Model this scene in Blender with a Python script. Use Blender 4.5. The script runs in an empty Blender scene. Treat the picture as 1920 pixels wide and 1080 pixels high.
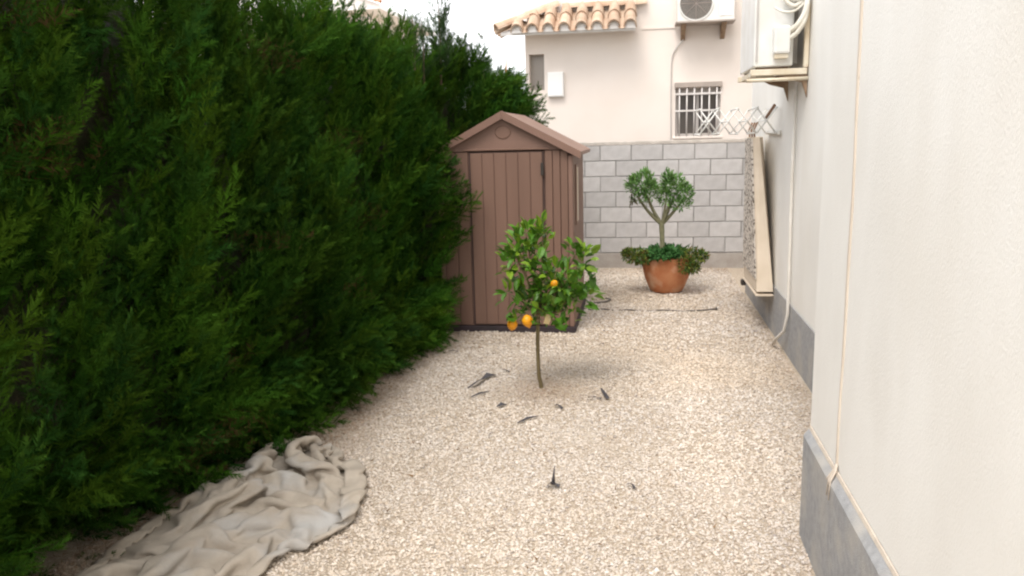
import bpy, bmesh, math, random
import numpy as np
from mathutils import Vector, Matrix

# ------------------------------------------------------------------ camera, light, exposure
sc = bpy.context.scene
COL = sc.collection
cam_d = bpy.data.cameras.new('camera')
cam = bpy.data.objects.new('camera', cam_d)
COL.objects.link(cam)
cam_d.sensor_width = 36.0
cam_d.lens = 28.125
cam_d.clip_start = 0.05
cam_d.clip_end = 2000
R_ = math.radians
cam.matrix_world = (Matrix.Translation((0, 0, 1.76)) @ Matrix.Rotation(R_(9.2094), 4, 'Z')
                    @ Matrix.Rotation(R_(90 - 10.707), 4, 'X') @ Matrix.Rotation(R_(-1.5), 4, 'Z'))
sc.camera = cam

SUN_EL, SUN_AZ = 58.0, 200.0        # azimuth clockwise from +Y
w = bpy.data.worlds.new('World'); sc.world = w; w.use_nodes = True
nt = w.node_tree; nt.nodes.clear()
out = nt.nodes.new('ShaderNodeOutputWorld'); bg = nt.nodes.new('ShaderNodeBackground')
sky = nt.nodes.new('ShaderNodeTexSky'); sky.sky_type = 'NISHITA'; sky.sun_disc = False
sky.sun_elevation = R_(SUN_EL); sky.sun_rotation = R_(SUN_AZ)
sky.dust_density = 4.0; sky.air_density = 1.0; sky.ozone_density = 1.0
# thin high overcast: broken white cloud over the blue
tc = nt.nodes.new('ShaderNodeTexCoord')
mp = nt.nodes.new('ShaderNodeMapping'); mp.inputs['Scale'].default_value = (1.0, 1.0, 2.2)
nz = nt.nodes.new('ShaderNodeTexNoise'); nz.inputs['Scale'].default_value = 2.6; nz.inputs['Detail'].default_value = 6
nz.inputs['Roughness'].default_value = 0.55
rp = nt.nodes.new('ShaderNodeValToRGB')
rp.color_ramp.elements[0].position = 0.34; rp.color_ramp.elements[0].color = (.45, .45, .45, 1)
rp.color_ramp.elements[1].position = 0.56; rp.color_ramp.elements[1].color = (.96, .96, .96, 1)
mx = nt.nodes.new('ShaderNodeMix'); mx.data_type = 'RGBA'
mx.inputs['B'].default_value = (7.2, 7.25, 7.3, 1)
L = nt.links.new
L(tc.outputs['Generated'], mp.inputs['Vector']); L(mp.outputs[0], nz.inputs['Vector'])
L(nz.outputs['Fac'], rp.inputs[0]); L(rp.outputs[0], mx.inputs['Factor'])
L(sky.outputs[0], mx.inputs['A']); L(mx.outputs['Result'], bg.inputs[0])
bg.inputs[1].default_value = 0.12
L(bg.outputs[0], out.inputs[0])

sun_d = bpy.data.lights.new('sun', 'SUN'); sun_d.energy = 0.9; sun_d.angle = R_(28); sun_d.color = (1, .955, .89)
sun = bpy.data.objects.new('sun', sun_d); COL.objects.link(sun)
_az, _el = R_(SUN_AZ), R_(SUN_EL)
sdir = Vector((math.sin(_az) * math.cos(_el), math.cos(_az) * math.cos(_el), math.sin(_el)))
sun.rotation_euler = sdir.to_track_quat('Z', 'Y').to_euler()
sun.location = (0, 0, 12)

sc.view_settings.view_transform = 'Standard'
sc.view_settings.look = 'None'
sc.view_settings.gamma = 1.0
sc.view_settings.use_curve_mapping = False
sc.view_settings.exposure = 1.35
sc.render.engine = 'CYCLES'
sc.render.filter_size = 1.9
try:
    sc.cycles.pixel_filter_type = 'BLACKMAN_HARRIS'; sc.cycles.filter_width = 2.2
except Exception:
    pass

rnd = random.Random(7)
rng = np.random.default_rng(11)

# ------------------------------------------------------------------ helpers
class MB:
    """collects simple shapes into one mesh"""
    def __init__(s): s.v = []; s.f = []; s.smooth = []
    def add(s, vs, fs, smooth=False):
        o = len(s.v); s.v += [tuple(p) for p in vs]
        s.f += [tuple(i + o for i in f) for f in fs]; s.smooth += [smooth] * len(fs); return s
    def box(s, x0, x1, y0, y1, z0, z1, M=None, bev=0.0):
        bm = bmesh.new(); bmesh.ops.create_cube(bm, size=1)
        for v in bm.verts:
            v.co = Vector(((x0 + x1) / 2 + v.co.x * (x1 - x0), (y0 + y1) / 2 + v.co.y * (y1 - y0), (z0 + z1) / 2 + v.co.z * (z1 - z0)))
        if bev > 0:
            bmesh.ops.bevel(bm, geom=bm.edges[:], offset=bev, segments=2 if bev > .004 else 1, affect='EDGES', profile=.6)
        if M is not None: bm.transform(M)
        bm.verts.index_update()
        s.add([v.co.copy() for v in bm.verts], [[v.index for v in f.verts] for f in bm.faces]); bm.free(); return s
    def tube(s, pts, r, n=8, cap=True):
        pts = [Vector(p) for p in pts]; rs = r if isinstance(r, (list, tuple)) else [r] * len(pts)
        ref = Vector((0, 0, 1)); vs = []; fs = []
        t0 = (pts[1] - pts[0]).normalized()
        if abs(t0.dot(ref)) > .9: ref = Vector((1, 0, 0))
        a = t0.cross(ref).normalized()
        for i, p in enumerate(pts):
            t = (pts[min(i + 1, len(pts) - 1)] - pts[max(i - 1, 0)]).normalized()
            a = (a - t * a.dot(t)).normalized(); b = t.cross(a)
            for k in range(n):
                th = 2 * math.pi * k / n; vs.append(p + (a * math.cos(th) + b * math.sin(th)) * rs[i])
        for i in range(len(pts) - 1):
            for k in range(n):
                k2 = (k + 1) % n; fs.append((i * n + k, i * n + k2, (i + 1) * n + k2, (i + 1) * n + k))
        if cap:
            fs.append(tuple(range(n - 1, -1, -1))); fs.append(tuple((len(pts) - 1) * n + k for k in range(n)))
        return s.add(vs, fs, True)
    def lathe(s, prof, n=36, c=(0, 0, 0), wob=0.0):
        vs = []; fs = []
        for (r, z) in prof:
            for k in range(n):
                th = 2 * math.pi * k / n; rr = r * (1 + wob * math.sin(3 * th + z * 9))
                vs.append((c[0] + rr * math.cos(th), c[1] + rr * math.sin(th), c[2] + z))
        for i in range(len(prof) - 1):
            for k in range(n):
                k2 = (k + 1) % n; fs.append((i * n + k, i * n + k2, (i + 1) * n + k2, (i + 1) * n + k))
        return s.add(vs, fs, True)
    def prism(s, poly, axis, a, b):
        """poly: 2D points; extruded along axis from a to b (axis 'x','y','z')"""
        def P(u, v, t): return {'x': (t, u, v), 'y': (u, t, v), 'z': (u, v, t)}[axis]
        n = len(poly); vs = [P(u, v, a) for u, v in poly] + [P(u, v, b) for u, v in poly]
        fs = [tuple(range(n)), tuple(range(2 * n - 1, n - 1, -1))] + [(i, i + n, (i + 1) % n + n, (i + 1) % n) for i in range(n)]
        return s.add(vs, fs)
    def mesh(s, name):
        me = bpy.data.meshes.new(name); me.from_pydata(s.v, [], s.f)
        me.polygons.foreach_set('use_smooth', s.smooth)
        bm = bmesh.new(); bm.from_mesh(me); bmesh.ops.recalc_face_normals(bm, faces=bm.faces); bm.to_mesh(me); bm.free()
        return me
    def build(s, name, mat, parent=None):
        me = s.mesh(name); me.materials.append(mat)
        return link(bpy.data.objects.new(name, me), parent)

def link(o, parent=None):
    COL.objects.link(o)
    if parent is not None:
        o.parent = parent
        q = parent
        off = Vector((0, 0, 0))
        while q is not None:
            off += Vector(q.location); q = q.parent
        o.location = Vector(o.location) - off          # parts are built in world coordinates
    return o

def thing(name, label, cat, loc=(0, 0, 0), group=None):
    o = bpy.data.objects.new(name, None); COL.objects.link(o)
    o.location = loc; o.empty_display_size = .1
    o['label'] = label; o['category'] = cat
    if group: o['group'] = group
    return o
def tag(o, label, cat, group=None):
    o['label'] = label; o['category'] = cat
    if group: o['group'] = group
    return o
def origin_to(o, p):
    """moves a one-mesh thing's origin to p without moving its shape"""
    p = Vector(p); o.data.transform(Matrix.Translation(-p)); o.location = p
def tri_mesh(name, V, F, mat, parent=None, tint=None, smooth=False):
    V = np.asarray(V, np.float32); F = np.asarray(F, np.int32)
    me = bpy.data.meshes.new(name)
    me.vertices.add(len(V)); me.vertices.foreach_set('co', V.ravel())
    k = F.shape[1]; me.loops.add(F.size); me.loops.foreach_set('vertex_index', F.ravel())
    me.polygons.add(len(F)); me.polygons.foreach_set('loop_start', np.arange(0, F.size, k, dtype=np.int32))
    me.update(calc_edges=True)
    me.polygons.foreach_set('use_smooth', np.full(len(F), smooth))
    if tint is not None:
        at = me.color_attributes.new('tint', 'FLOAT_COLOR', 'POINT')
        t4 = np.ones((len(V), 4), np.float32); t4[:, :3] = tint; at.data.foreach_set('color', t4.ravel())
    me.materials.append(mat); me.validate()
    return link(bpy.data.objects.new(name, me), parent)

# ------------------------------------------------------------------ materials
def mat(name, col, col2=None, scale=6.0, rough=.85, bump=0.0, bscale=60.0, detail=5, contrast=(.35, .65), metal=0.0,
        tint=False, spec=.3, col3=None, scale3=1.3, c3=(.55, .75), stretch=(1, 1, 1), objrand=0.0, transl=0.0):
    m = bpy.data.materials.new(name); m.use_nodes = True; t = m.node_tree; N = t.nodes; l = t.links.new
    b = N['Principled BSDF']; b.inputs['Roughness'].default_value = rough; b.inputs['Metallic'].default_value = metal
    b.inputs['Specular IOR Level'].default_value = spec
    tcn = N.new('ShaderNodeTexCoord'); mpn = N.new('ShaderNodeMapping'); mpn.inputs['Scale'].default_value = stretch
    l(tcn.outputs['Object'], mpn.inputs[0])
    if tint:
        a = N.new('ShaderNodeAttribute'); a.attribute_name = 'tint'; cur = a.outputs['Color']
    else:
        r = N.new('ShaderNodeRGB'); r.outputs[0].default_value = (*col, 1); cur = r.outputs[0]
    def blend(cur, c, sc_, lo, hi, det):
        n = N.new('ShaderNodeTexNoise'); n.inputs['Scale'].default_value = sc_; n.inputs['Detail'].default_value = det
        l(mpn.outputs[0], n.inputs['Vector'])
        mr = N.new('ShaderNodeMapRange'); mr.inputs[1].default_value = lo; mr.inputs[2].default_value = hi
        l(n.outputs['Fac'], mr.inputs[0])
        x = N.new('ShaderNodeMix'); x.data_type = 'RGBA'; x.inputs['B'].default_value = (*c, 1)
        l(cur, x.inputs['A']); l(mr.outputs[0], x.inputs['Factor']); return x.outputs['Result']
    if col2 is not None: cur = blend(cur, col2, scale, contrast[0], contrast[1], detail)
    if col3 is not None: cur = blend(cur, col3, scale3, c3[0], c3[1], 6)
    if objrand:
        oi = N.new('ShaderNodeObjectInfo'); hs = N.new('ShaderNodeHueSaturation')
        mr = N.new('ShaderNodeMapRange'); mr.inputs[3].default_value = 1 - objrand; mr.inputs[4].default_value = 1 + objrand
        l(oi.outputs['Random'], mr.inputs[0]); l(mr.outputs[0], hs.inputs['Value']); l(cur, hs.inputs['Color']); cur = hs.outputs[0]
    l(cur, b.inputs['Base Color'])
    if bump:
        n = N.new('ShaderNodeTexNoise'); n.inputs['Scale'].default_value = bscale; n.inputs['Detail'].default_value = 4
        l(mpn.outputs[0], n.inputs['Vector'])
        bp = N.new('ShaderNodeBump'); bp.inputs['Strength'].default_value = min(1, bump * 10); bp.inputs['Distance'].default_value = bump * .1
        l(n.outputs['Fac'], bp.inputs['Height']); l(bp.outputs[0], b.inputs['Normal'])
    if transl:
        tr = N.new('ShaderNodeBsdfTranslucent'); l(cur, tr.inputs[0]); ms = N.new('ShaderNodeMixShader'); ms.inputs[0].default_value = transl
        l(b.outputs[0], ms.inputs[1]); l(tr.outputs[0], ms.inputs[2]); l(ms.outputs[0], N['Material Output'].inputs[0])
    return m

M = dict(
    ground=mat('crushed_limestone_bed', (.50, .42, .33), (.36, .29, .22), 40, .95, .12, 90, col3=(.56, .49, .41), scale3=1.5),
    pebble=mat('limestone_chippings', (.5, .45, .4), tint=True, rough=.9, bump=.02, bscale=300),
    render_near=mat('house_render', (.84, .82, .775), (.785, .76, .71), 3.2, .92, .045, 240, col3=(.755, .715, .645), scale3=.9, c3=(.52, .80), stretch=(1, 1, .45)),
    plinth=mat('grey_plinth_render', (.36, .36, .365), (.29, .29, .29), 30, .9, .05, 180, col3=(.44, .415, .38), scale3=4, c3=(.48, .72)),
    sill=mat('plinth_edge_mortar', (.62, .54, .45), (.50, .43, .36), 14, .9, .05, 90),
    joint=mat('joint_cover', (.66, .58, .49), (.56, .48, .40), 9, .85, stretch=(1, 1, .3)),
    far_render=mat('neighbour_render', (.78, .71, .655), (.74, .665, .605), 1.4, .92, .03, 90, col3=(.80, .74, .69), scale3=.6),
    block=mat('concrete_block', (.55, .535, .53), (.48, .465, .46), 9, .95, .10, 120, col3=(.54, .53, .52), scale3=2.2, objrand=.08),
    mortar=mat('mortar', (.36, .345, .335), (.31, .295, .285), 20, .95, .06, 120),
    cap=mat('mortar_cap', (.60, .55, .50), (.46, .42, .38), 8, .95, .06, 60),
    footing=mat('stained_footing', (.44, .41, .38), (.35, .315, .285), 6, .95, .1, 70),
    shed=mat('brown_resin', (.205, .121, .090), (.180, .106, .078), 5, .55, .03, 180, spec=.35, stretch=(1, 1, .15)),
    shed_trim=mat('brown_resin_trim', (.225, .137, .106), (.20, .122, .094), 4, .5, .02, 160),
    shed_roof=mat('brown_resin_roof', (.226, .136, .104), (.205, .123, .094), 5, .5, .02, 160),
    shed_dark=mat('shed_base', (.05, .035, .04), (.035, .028, .03), 8, .7),
    shed_seal=mat('door_gap', (.085, .052, .044), (.07, .044, .038), 5, .7),
    shed_back=mat('brown_resin_groove', (.178, .106, .085), (.158, .094, .075), 5, .6),
    shed_pane=mat('shed_skylight', (.55, .45, .36), (.48, .40, .32), 6, .4),
    white_metal=mat('white_enamel', (.78, .78, .76), (.70, .69, .65), 5, .38, spec=.5, col3=(.60, .55, .46), scale3=3, c3=(.62, .85)),
    cream_metal=mat('cream_shelf', (.72, .66, .54), (.60, .50, .36), 7, .6, col3=(.42, .26, .14), scale3=6, c3=(.62, .75)),
    rust=mat('rusted_bracket', (.22, .14, .09), (.33, .24, .16), 16, .8),
    grille_dark=mat('fan_grille', (.17, .165, .15), (.13, .125, .115), 8, .6),
    fin=mat('condenser_fins', (.20, .185, .165), (.15, .14, .125), 30, .5, stretch=(1, 1, .2)),
    foam=mat('pipe_insulation', (.76, .74, .68), (.66, .62, .53), 12, .8, .03, 60),
    pvc=mat('cream_conduit', (.74, .71, .66), (.68, .64, .58), 6, .5),
    iron_white=mat('white_window_bars', (.72, .69, .67), (.64, .60, .57), 8, .5),
    shutter=mat('shutter_box', (.42, .36, .32), (.36, .31, .275), 6, .7),
    alu=mat('window_frame', (.52, .49, .47), (.47, .44, .42), 6, .5),
    tile=mat('terracotta_tile', (.46, .315, .22), (.54, .42, .32), 7, .85, .05, 60, col3=(.36, .22, .15), scale3=5, c3=(.58, .75), objrand=.14),
    tile_far=mat('distant_tile', (.46, .20, .10), (.52, .29, .17), 3, .85, objrand=.1),
    plug=mat('white_mortar_plug', (.80, .785, .77), (.74, .71, .68), 20, .9, .03, 80),
    pot=mat('terracotta_pot', (.46, .165, .070), (.53, .235, .115), 8, .8, .04, 60, col3=(.60, .38, .25), scale3=5, c3=(.50, .70)),
    soil=mat('potting_soil', (.07, .048, .032), (.045, .03, .02), 20, .95, .2, 60),
    leaf=mat('foliage_tinted', (.05, .1, .02), tint=True, rough=.6, spec=.25, transl=.18),
    lemon_leaf=mat('citrus_leaf', (.05, .1, .02), tint=True, rough=.42, spec=.4, transl=.25),
    conifer=mat('conifer_scale_foliage', (.03, .07, .015), tint=True, rough=.8, spec=.04, transl=.10),
    dark_core=mat('hedge_dark_core', (.020, .028, .010), (.034, .027, .015), 18, .95, .3, 25),  # dark brown-green of the added light-blocking core inside the hedge
    bark=mat('grey_brown_bark', (.16, .115, .075), (.105, .075, .05), 16, .9, .12, 60, stretch=(1, 1, .3)),
    green_bark=mat('citrus_bark', (.17, .135, .065), (.13, .10, .05), 14, .8, .05, 60, stretch=(1, 1, .4)),
    pale_bark=mat('succulent_bark', (.235, .225, .135), (.175, .17, .10), 14, .85, .05, 60),
    lemon=mat('lemon_peel', (.86, .40, .012), (.78, .31, .010), 8, .42, .03, 180, spec=.4),
    tagm=mat('paper_tag', (.74, .64, .40), (.60, .46, .22), 30, .6),
    tarp=mat('dusty_canvas', (.42, .365, .30), (.34, .29, .235), 7, .88, .07, 26, col3=(.40, .385, .365), scale3=3.2, c3=(.52, .72)),
    scrap=mat('black_membrane', (.045, .042, .048), (.075, .07, .075), 20, .6),
    hose=mat('dark_hose', (.10, .09, .08), (.16, .14, .12), 9, .6),
    straw=mat('dry_needles', (.20, .125, .06), tint=True, rough=.95),
    board=mat('cream_board', (.72, .62, .50), (.66, .56, .44), 5, .75, .02, 60),
    cover=mat('speckled_cover', (.66, .60, .53), (.13, .10, .08), 42, .9, contrast=(.50, .60), detail=2, stretch=(1, .55, 1)),
    plastic_dark=mat('dark_plastic', (.04, .035, .03), (.06, .05, .045), 9, .5),
    wood_peg=mat('brown_wood', (.26, .15, .09), (.20, .115, .07), 12, .7),
    plate=mat('white_plate', (.84, .84, .83), (.82, .82, .81), 5, .45),
    dark_glass=mat('dark_window_glass', (.085, .075, .075), (.11, .10, .085), 3, .12, spec=.5),
    shade_glass=mat('shaded_opening_pane', (.40, .36, .32), (.36, .325, .29), 3, .3, spec=.5),  # grey colour carries the shade inside the small opening
)

# ------------------------------------------------------------------ ground
g = MB(); n = 60
g.add([(-60, -30, 0), (60, -30, 0), (60, 90, 0), (-60, 90, 0)], [(0, 1, 2, 3)])
gr = g.build('ground', M['ground']); gr['kind'] = 'structure'

# crushed limestone chippings, real stones
def chippings(x0, x1, y0, y1, dens, r0, r1, keep):
    nn = int((x1 - x0) * (y1 - y0) * dens)
    P = np.stack([rng.uniform(x0, x1, nn), rng.uniform(y0, y1, nn)], 1)
    P = P[keep(P)]
    r = rng.uniform(0, 1, len(P)) ** 1.7 * (r1 - r0) + r0
    return P, r
def hedge_foot(y): return np.interp(y, [0, 2.5, 3.1, 4.0, 4.6, 5.8, 6.8, 8.5], [-2.6, -2.5, -2.36, -2.1, -2.05, -2.08, -1.95, -1.9])
def keep(P):
    x, y = P[:, 0], P[:, 1]
    rt = np.where(y < 3.46, .70, 1.13)
    k = (x < rt) & (x > hedge_foot(y) - .05)
    k &= ~((x > -1.80) & (x < -.57) & (y > 7.04) & (y < 8.42))
    return k
parts = [chippings(-2.7, 1.2, 2.5, 4.3, 9000, .0046, .0108, keep), chippings(-2.4, 1.2, 4.3, 6.4, 5800, .0052, .0125, keep),
         chippings(-2.2, 1.2, 6.4, 10.6, 2600, .007, .016, keep)]
P = np.concatenate([p[0] for p in parts]); r = np.concatenate([p[1] for p in parts]); n = len(P)
octv = np.array([(1, 0, 0), (0, 1, 0), (-1, 0, 0), (0, -1, 0), (0, 0, 1), (0, 0, -1)], float)
octf = np.array([(0, 1, 4), (1, 2, 4), (2, 3, 4), (3, 0, 4), (1, 0, 5), (2, 1, 5), (3, 2, 5), (0, 3, 5)])
V = octv[None] * (1 + rng.uniform(-.38, .38, (n, 6, 1))) + rng.uniform(-.22, .22, (n, 6, 3))
V *= r[:, None, None] * np.stack([np.ones(n), rng.uniform(.6, 1, n), rng.uniform(.4, .75, n)], 1)[:, None, :]
th = rng.uniform(0, 6.28, n); tl = rng.normal(0, .35, n)
c, s_ = np.cos(tl), np.sin(tl); x = V[..., 0] * c[:, None] + V[..., 2] * s_[:, None]; z = -V[..., 0] * s_[:, None] + V[..., 2] * c[:, None]
c, s_ = np.cos(th)[:, None], np.sin(th)[:, None]; X = x * c - V[..., 1] * s_; Y = x * s_ + V[..., 1] * c
V = np.stack([X + P[:, :1], Y + P[:, 1:], z + (r * rng.uniform(.05, .55, n))[:, None]], 2)
def vnoise(P, sc_, seed):
    q = np.random.default_rng(seed); s = 0
    for i in range(7):
        a, b, ph = q.normal(0, sc_), q.normal(0, sc_), q.uniform(0, 6.28); s = s + np.sin(P[:, 0] * a + P[:, 1] * b + ph)
    return s / 7
t = rng.uniform(0, 1, n)
cols = np.array([(.66, .585, .49), (.70, .63, .54), (.60, .52, .42), (.72, .665, .59), (.55, .485, .41), (.47, .385, .30), (.64, .54, .42), (.42, .375, .33)])
pr = np.array([.24, .22, .16, .14, .10, .05, .05, .04])
cols = cols * np.array([.94, .935, .965])
tint = cols[rng.choice(len(cols), n, p=pr)] * rng.uniform(.92, 1.08, (n, 1))
wide = vnoise(P, 1.6, 3)[:, None]; tint = tint * (1 + .13 * wide) * (1 + np.array([.03, 0, -.05]) * vnoise(P, 2.4, 5)[:, None])
strip = np.exp(-((P[:, 0] - .35) / .28) ** 2 - ((P[:, 1] - 5.2) / 1.6) ** 2)[:, None]      # cleaner, washed stones in the walked strip
tint = tint * (1 + .14 * strip) * (1 - .05 * np.array([.4, .8, 1.4]) * np.clip(vnoise(P, 3.2, 17)[:, None] * 3, 0, 1))
soilw = np.exp(-(((P[:, 0] + .66) / .30) ** 2 + ((P[:, 1] - 5.36) / .30) ** 2))[:, None] * .80     # brown soil worked up round the lemon tree
edge = np.clip(1 - (P[:, 0] - hedge_foot(P[:, 1]) - .26) / .30, 0, 1)[:, None] * .85                     # needle litter along the hedge foot
back = np.clip((P[:, 1] - 10.0) / .6, 0, 1)[:, None] * .5
wallw = np.clip(1 - ((np.where(P[:, 1] < 3.46, .70, 1.13) - P[:, 0]) / .25), 0, 1)[:, None] * .25
f_ = np.clip(soilw + edge + back + wallw, 0, .85) * rng.uniform(.5, 1, (n, 1))
tint = tint * (1 - f_) + np.array([.22, .135, .075]) * f_
Fv = (octf[None] + (np.arange(n) * 6)[:, None, None]).reshape(-1, 3)
gv = tri_mesh('gravel', V.reshape(-1, 3), Fv, M['pebble'], tint=np.repeat(tint, 6, 0)); gv['kind'] = 'stuff'

# ------------------------------------------------------------------ our own house, right
house = thing('house', 'off-white rendered house with grey plinth along the right side of the gravel', 'house', (1.17, 6, 0))
MB().box(.735, 7, -4, 3.45, -.2, 6.2).build('wall', M['render_near'], house)
MB().box(1.17, 7, 3.455, 9.0, -.2, 6.2).build('wall', M['render_near'], house)
pl = MB().box(.702, .732, -4, 3.43, -.2, .466, bev=.004).build('plinth', M['plinth'], house)
MB().prism([(.704, .4665), (.7325, .4665), (.7325, .491), (.724, .491)], 'y', -4, 3.428).build('plinth_fillet', M['plinth'], pl)
MB().prism([(.7235, .4925), (.7325, .4925), (.7325, .506), (.728, .505)], 'y', -4, 3.427).build('mortar_line', M['sill'], pl)
MB().box(1.158, 1.168, 3.45, 9.003, -.2, .415).build('plinth', M['plinth'], house)
j = MB()
pts = [(.735, 2.96 + .012 * math.sin(z * 3.1) + .004 * math.sin(z * 11), z) for z in np.linspace(.52, 6.0, 40)]
for a, b in zip(pts[:-1], pts[1:]):
    wd = .0075 + .002 * math.sin(a[2] * 7)
    j.add([(.729, a[1] - wd, a[2]), (.729, a[1] + wd, a[2]), (.729, b[1] + wd, b[2]), (.729, b[1] - wd, b[2]),
           (.736, a[1] - wd - .003, a[2]), (.736, a[1] + wd + .003, a[2]), (.736, b[1] + wd + .003, b[2]), (.736, b[1] - wd - .003, b[2])],
          [(0, 1, 2, 3), (0, 3, 7, 4), (1, 5, 6, 2)])
jt = j.build('joint_cover', M['joint'], house)
fr = MB()
for k in range(9):
    a0 = rnd.uniform(-.04, .04); r0 = rnd.uniform(.0018, .0034)
    fr.tube([(.729, 2.96 + a0 * .2, .53), (.722, 2.96 + a0 * .6, .508), (.702, 2.96 + a0, .475), (.696, 2.96 + a0 * 1.2, rnd.uniform(.40, .465))], [r0 * 1.4, r0 * 1.4, r0, r0 * .6], 5)
fr.build('frayed_end', M['joint'], jt)

# conduit down the wall
cd = MB().tube([(1.15, 6.42, 2.10), (1.148, 6.42, 1.4), (1.146, 6.38, .7), (1.14, 6.33, .35), (1.125, 6.38, .2), (1.10, 6.55, .10), (1.09, 6.66, .02)], .0125, 8)
cd = tag(cd.build('drain_pipe', M['pvc']), 'thin white drain pipe running down the house wall to the gravel', 'pipe'); origin_to(cd, (1.15, 6.42, 0))

# ------------------------------------------------------------------ air conditioner on our wall
ac = thing('air_conditioner', 'white outdoor air conditioner seen end-on on the near house wall, pipes looped on its side', 'air conditioner', (1.0, 6.5, 2.2))
MB().box(.80, 1.07, 6.12, 6.92, 2.205, 2.80, bev=.012).build('casing', M['white_metal'], ac)
MB().box(1.071, 1.10, 6.14, 6.90, 2.22, 2.78).build('condenser_fins', M['fin'], ac)
vb = MB().box(.925, 1.035, 6.035, 6.118, 2.285, 2.475, bev=.015).build('valve_cover', M['white_metal'], ac)
MB().box(.935, 1.025, 6.05, 6.118, 2.255, 2.284).build('valve_base', M['cream_metal'], vb)
hv = MB().box(.90, 1.0, 6.105, 6.119, 2.70, 2.74, bev=.006).build('grip_recess', M['grille_dark'], ac)
MB().box(.812, .824, 6.110, 6.119, 2.24, 2.78).build('casing_seam', M['alu'], ac)
for y in (6.2, 6.82):
    MB().box(.83, 1.05, y, y + .04, 2.183, 2.204).build('foot', M['rust'], ac)
def spline(pts, k=6):
    pts = [Vector(p) for p in pts]; o = []
    for i in range(len(pts) - 1):
        p0 = pts[max(i - 1, 0)]; p1 = pts[i]; p2 = pts[i + 1]; p3 = pts[min(i + 2, len(pts) - 1)]
        for q in range(k):
            t = q / k; o.append(.5 * ((2 * p1) + (p2 - p0) * t + (2 * p0 - 5 * p1 + 4 * p2 - p3) * t * t + (3 * p1 - p0 - 3 * p2 + p3) * t ** 3))
    o.append(pts[-1]); return o
for dz, rr in ((0, .016), (.05, .020)):
    MB().tube(spline([(1.03, 6.06, 2.385 + dz), (1.075, 6.03, 2.42 + dz), (1.12, 6.02, 2.50 + dz), (1.135, 6.03, 2.60 + dz), (1.11, 6.04, 2.68 + dz), (1.03, 6.05, 2.72 + dz), (.99, 6.06, 2.66 + dz), (1.05, 6.05, 2.60 + dz), (1.14, 6.08, 2.66), (1.165, 6.10, 2.7)]), rr, 9).build('insulated_pipe', M['foam'], ac)
MB().tube(spline([(.93, 6.09, 2.60), (.99, 6.06, 2.565), (1.06, 6.05, 2.57), (1.13, 6.06, 2.63), (1.16, 6.10, 2.70)]), .009, 7).build('cable', M['foam'], ac)

sh = thing('wall_shelf_bracket', 'cream metal shelf bracket carrying the end-on air conditioner on the house wall', 'bracket', (1.17, 6.5, 2.1))
for y in (6.06, 6.80):
    MB().box(.775, 1.16, y, y + .05, 2.140, 2.182, bev=.004).build('arm', M['cream_metal'], sh)
    MB().box(1.135, 1.166, y, y + .05, 2.186, 2.62, bev=.004).build('upright', M['cream_metal'], sh)
    MB().prism([(1.165, 1.98), (1.165, 2.138), (.98, 2.138), (1.02, 2.115), (1.13, 2.085)], 'y', y + .015, y + .035).build('gusset', M['rust'], sh)
MB().box(.80, .84, 6.112, 6.798, 2.146, 2.178).build('rail', M['cream_metal'], sh)
MB().box(1.06, 1.10, 6.112, 6.798, 2.146, 2.178).build('rail', M['rust'], sh)
MB().tube([(.745, 6.03, 2.105), (.95, 6.05, 2.108), (1.166, 6.07, 2.112)], .013, 8).build('brace_bar', M['cream_metal'], sh)

# ------------------------------------------------------------------ folded board hung on the wall
bd = thing('ironing_board', 'tall tapered cream board with a speckled cover hung on the house wall under the airer', 'ironing board', (1.1, 7.4, .36))
f0, f1 = .375, 1.70
# wedge: front cream face towards the alley's near end, speckled long side towards the alley
def hexa(a, b):
    return a + b, [(0, 1, 2, 3), (7, 6, 5, 4), (0, 4, 5, 1), (1, 5, 6, 2), (2, 6, 7, 3), (3, 7, 4, 0)]
m = MB(); m.add(*hexa([(1.010, 7.10, f0), (1.150, 7.10, f0), (1.150, 7.98, f0 - .02), (1.010, 7.98, f0 - .02)],
                      [(.985, 7.42, f1), (1.035, 7.38, f1), (1.150, 7.98, f1), (1.000, 7.98, f1)]))
m.build('panel', M['board'], bd)
m = MB(); m.add(*hexa([(.996, 7.125, f0 + .11), (1.006, 7.105, f0 + .11), (1.006, 7.97, f0 + .11), (.996, 7.97, f0 + .11)],
                      [(.972, 7.43, f1 - .01), (.982, 7.42, f1 - .01), (.996, 7.97, f1 - .01), (.986, 7.97, f1 - .01)]))
m.build('cover', M['cover'], bd)
MB().box(1.0, 1.152, 7.092, 7.985, f0 - .040, f0 - .022, bev=.006).build('bottom_rim', M['board'], bd)
MB().box(.985, 1.03, 7.95, 8.03, f0 - .105, f0 - .05, bev=.01).build('foot', M['plastic_dark'], bd)
for y in (7.5, 7.66, 7.83):
    MB().tube([(1.01, y, 1.69), (1.0, y, 1.76), (1.03, y + .01, 1.83)], .008, 7).build('hanger', M['wood_peg'], bd)

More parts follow.
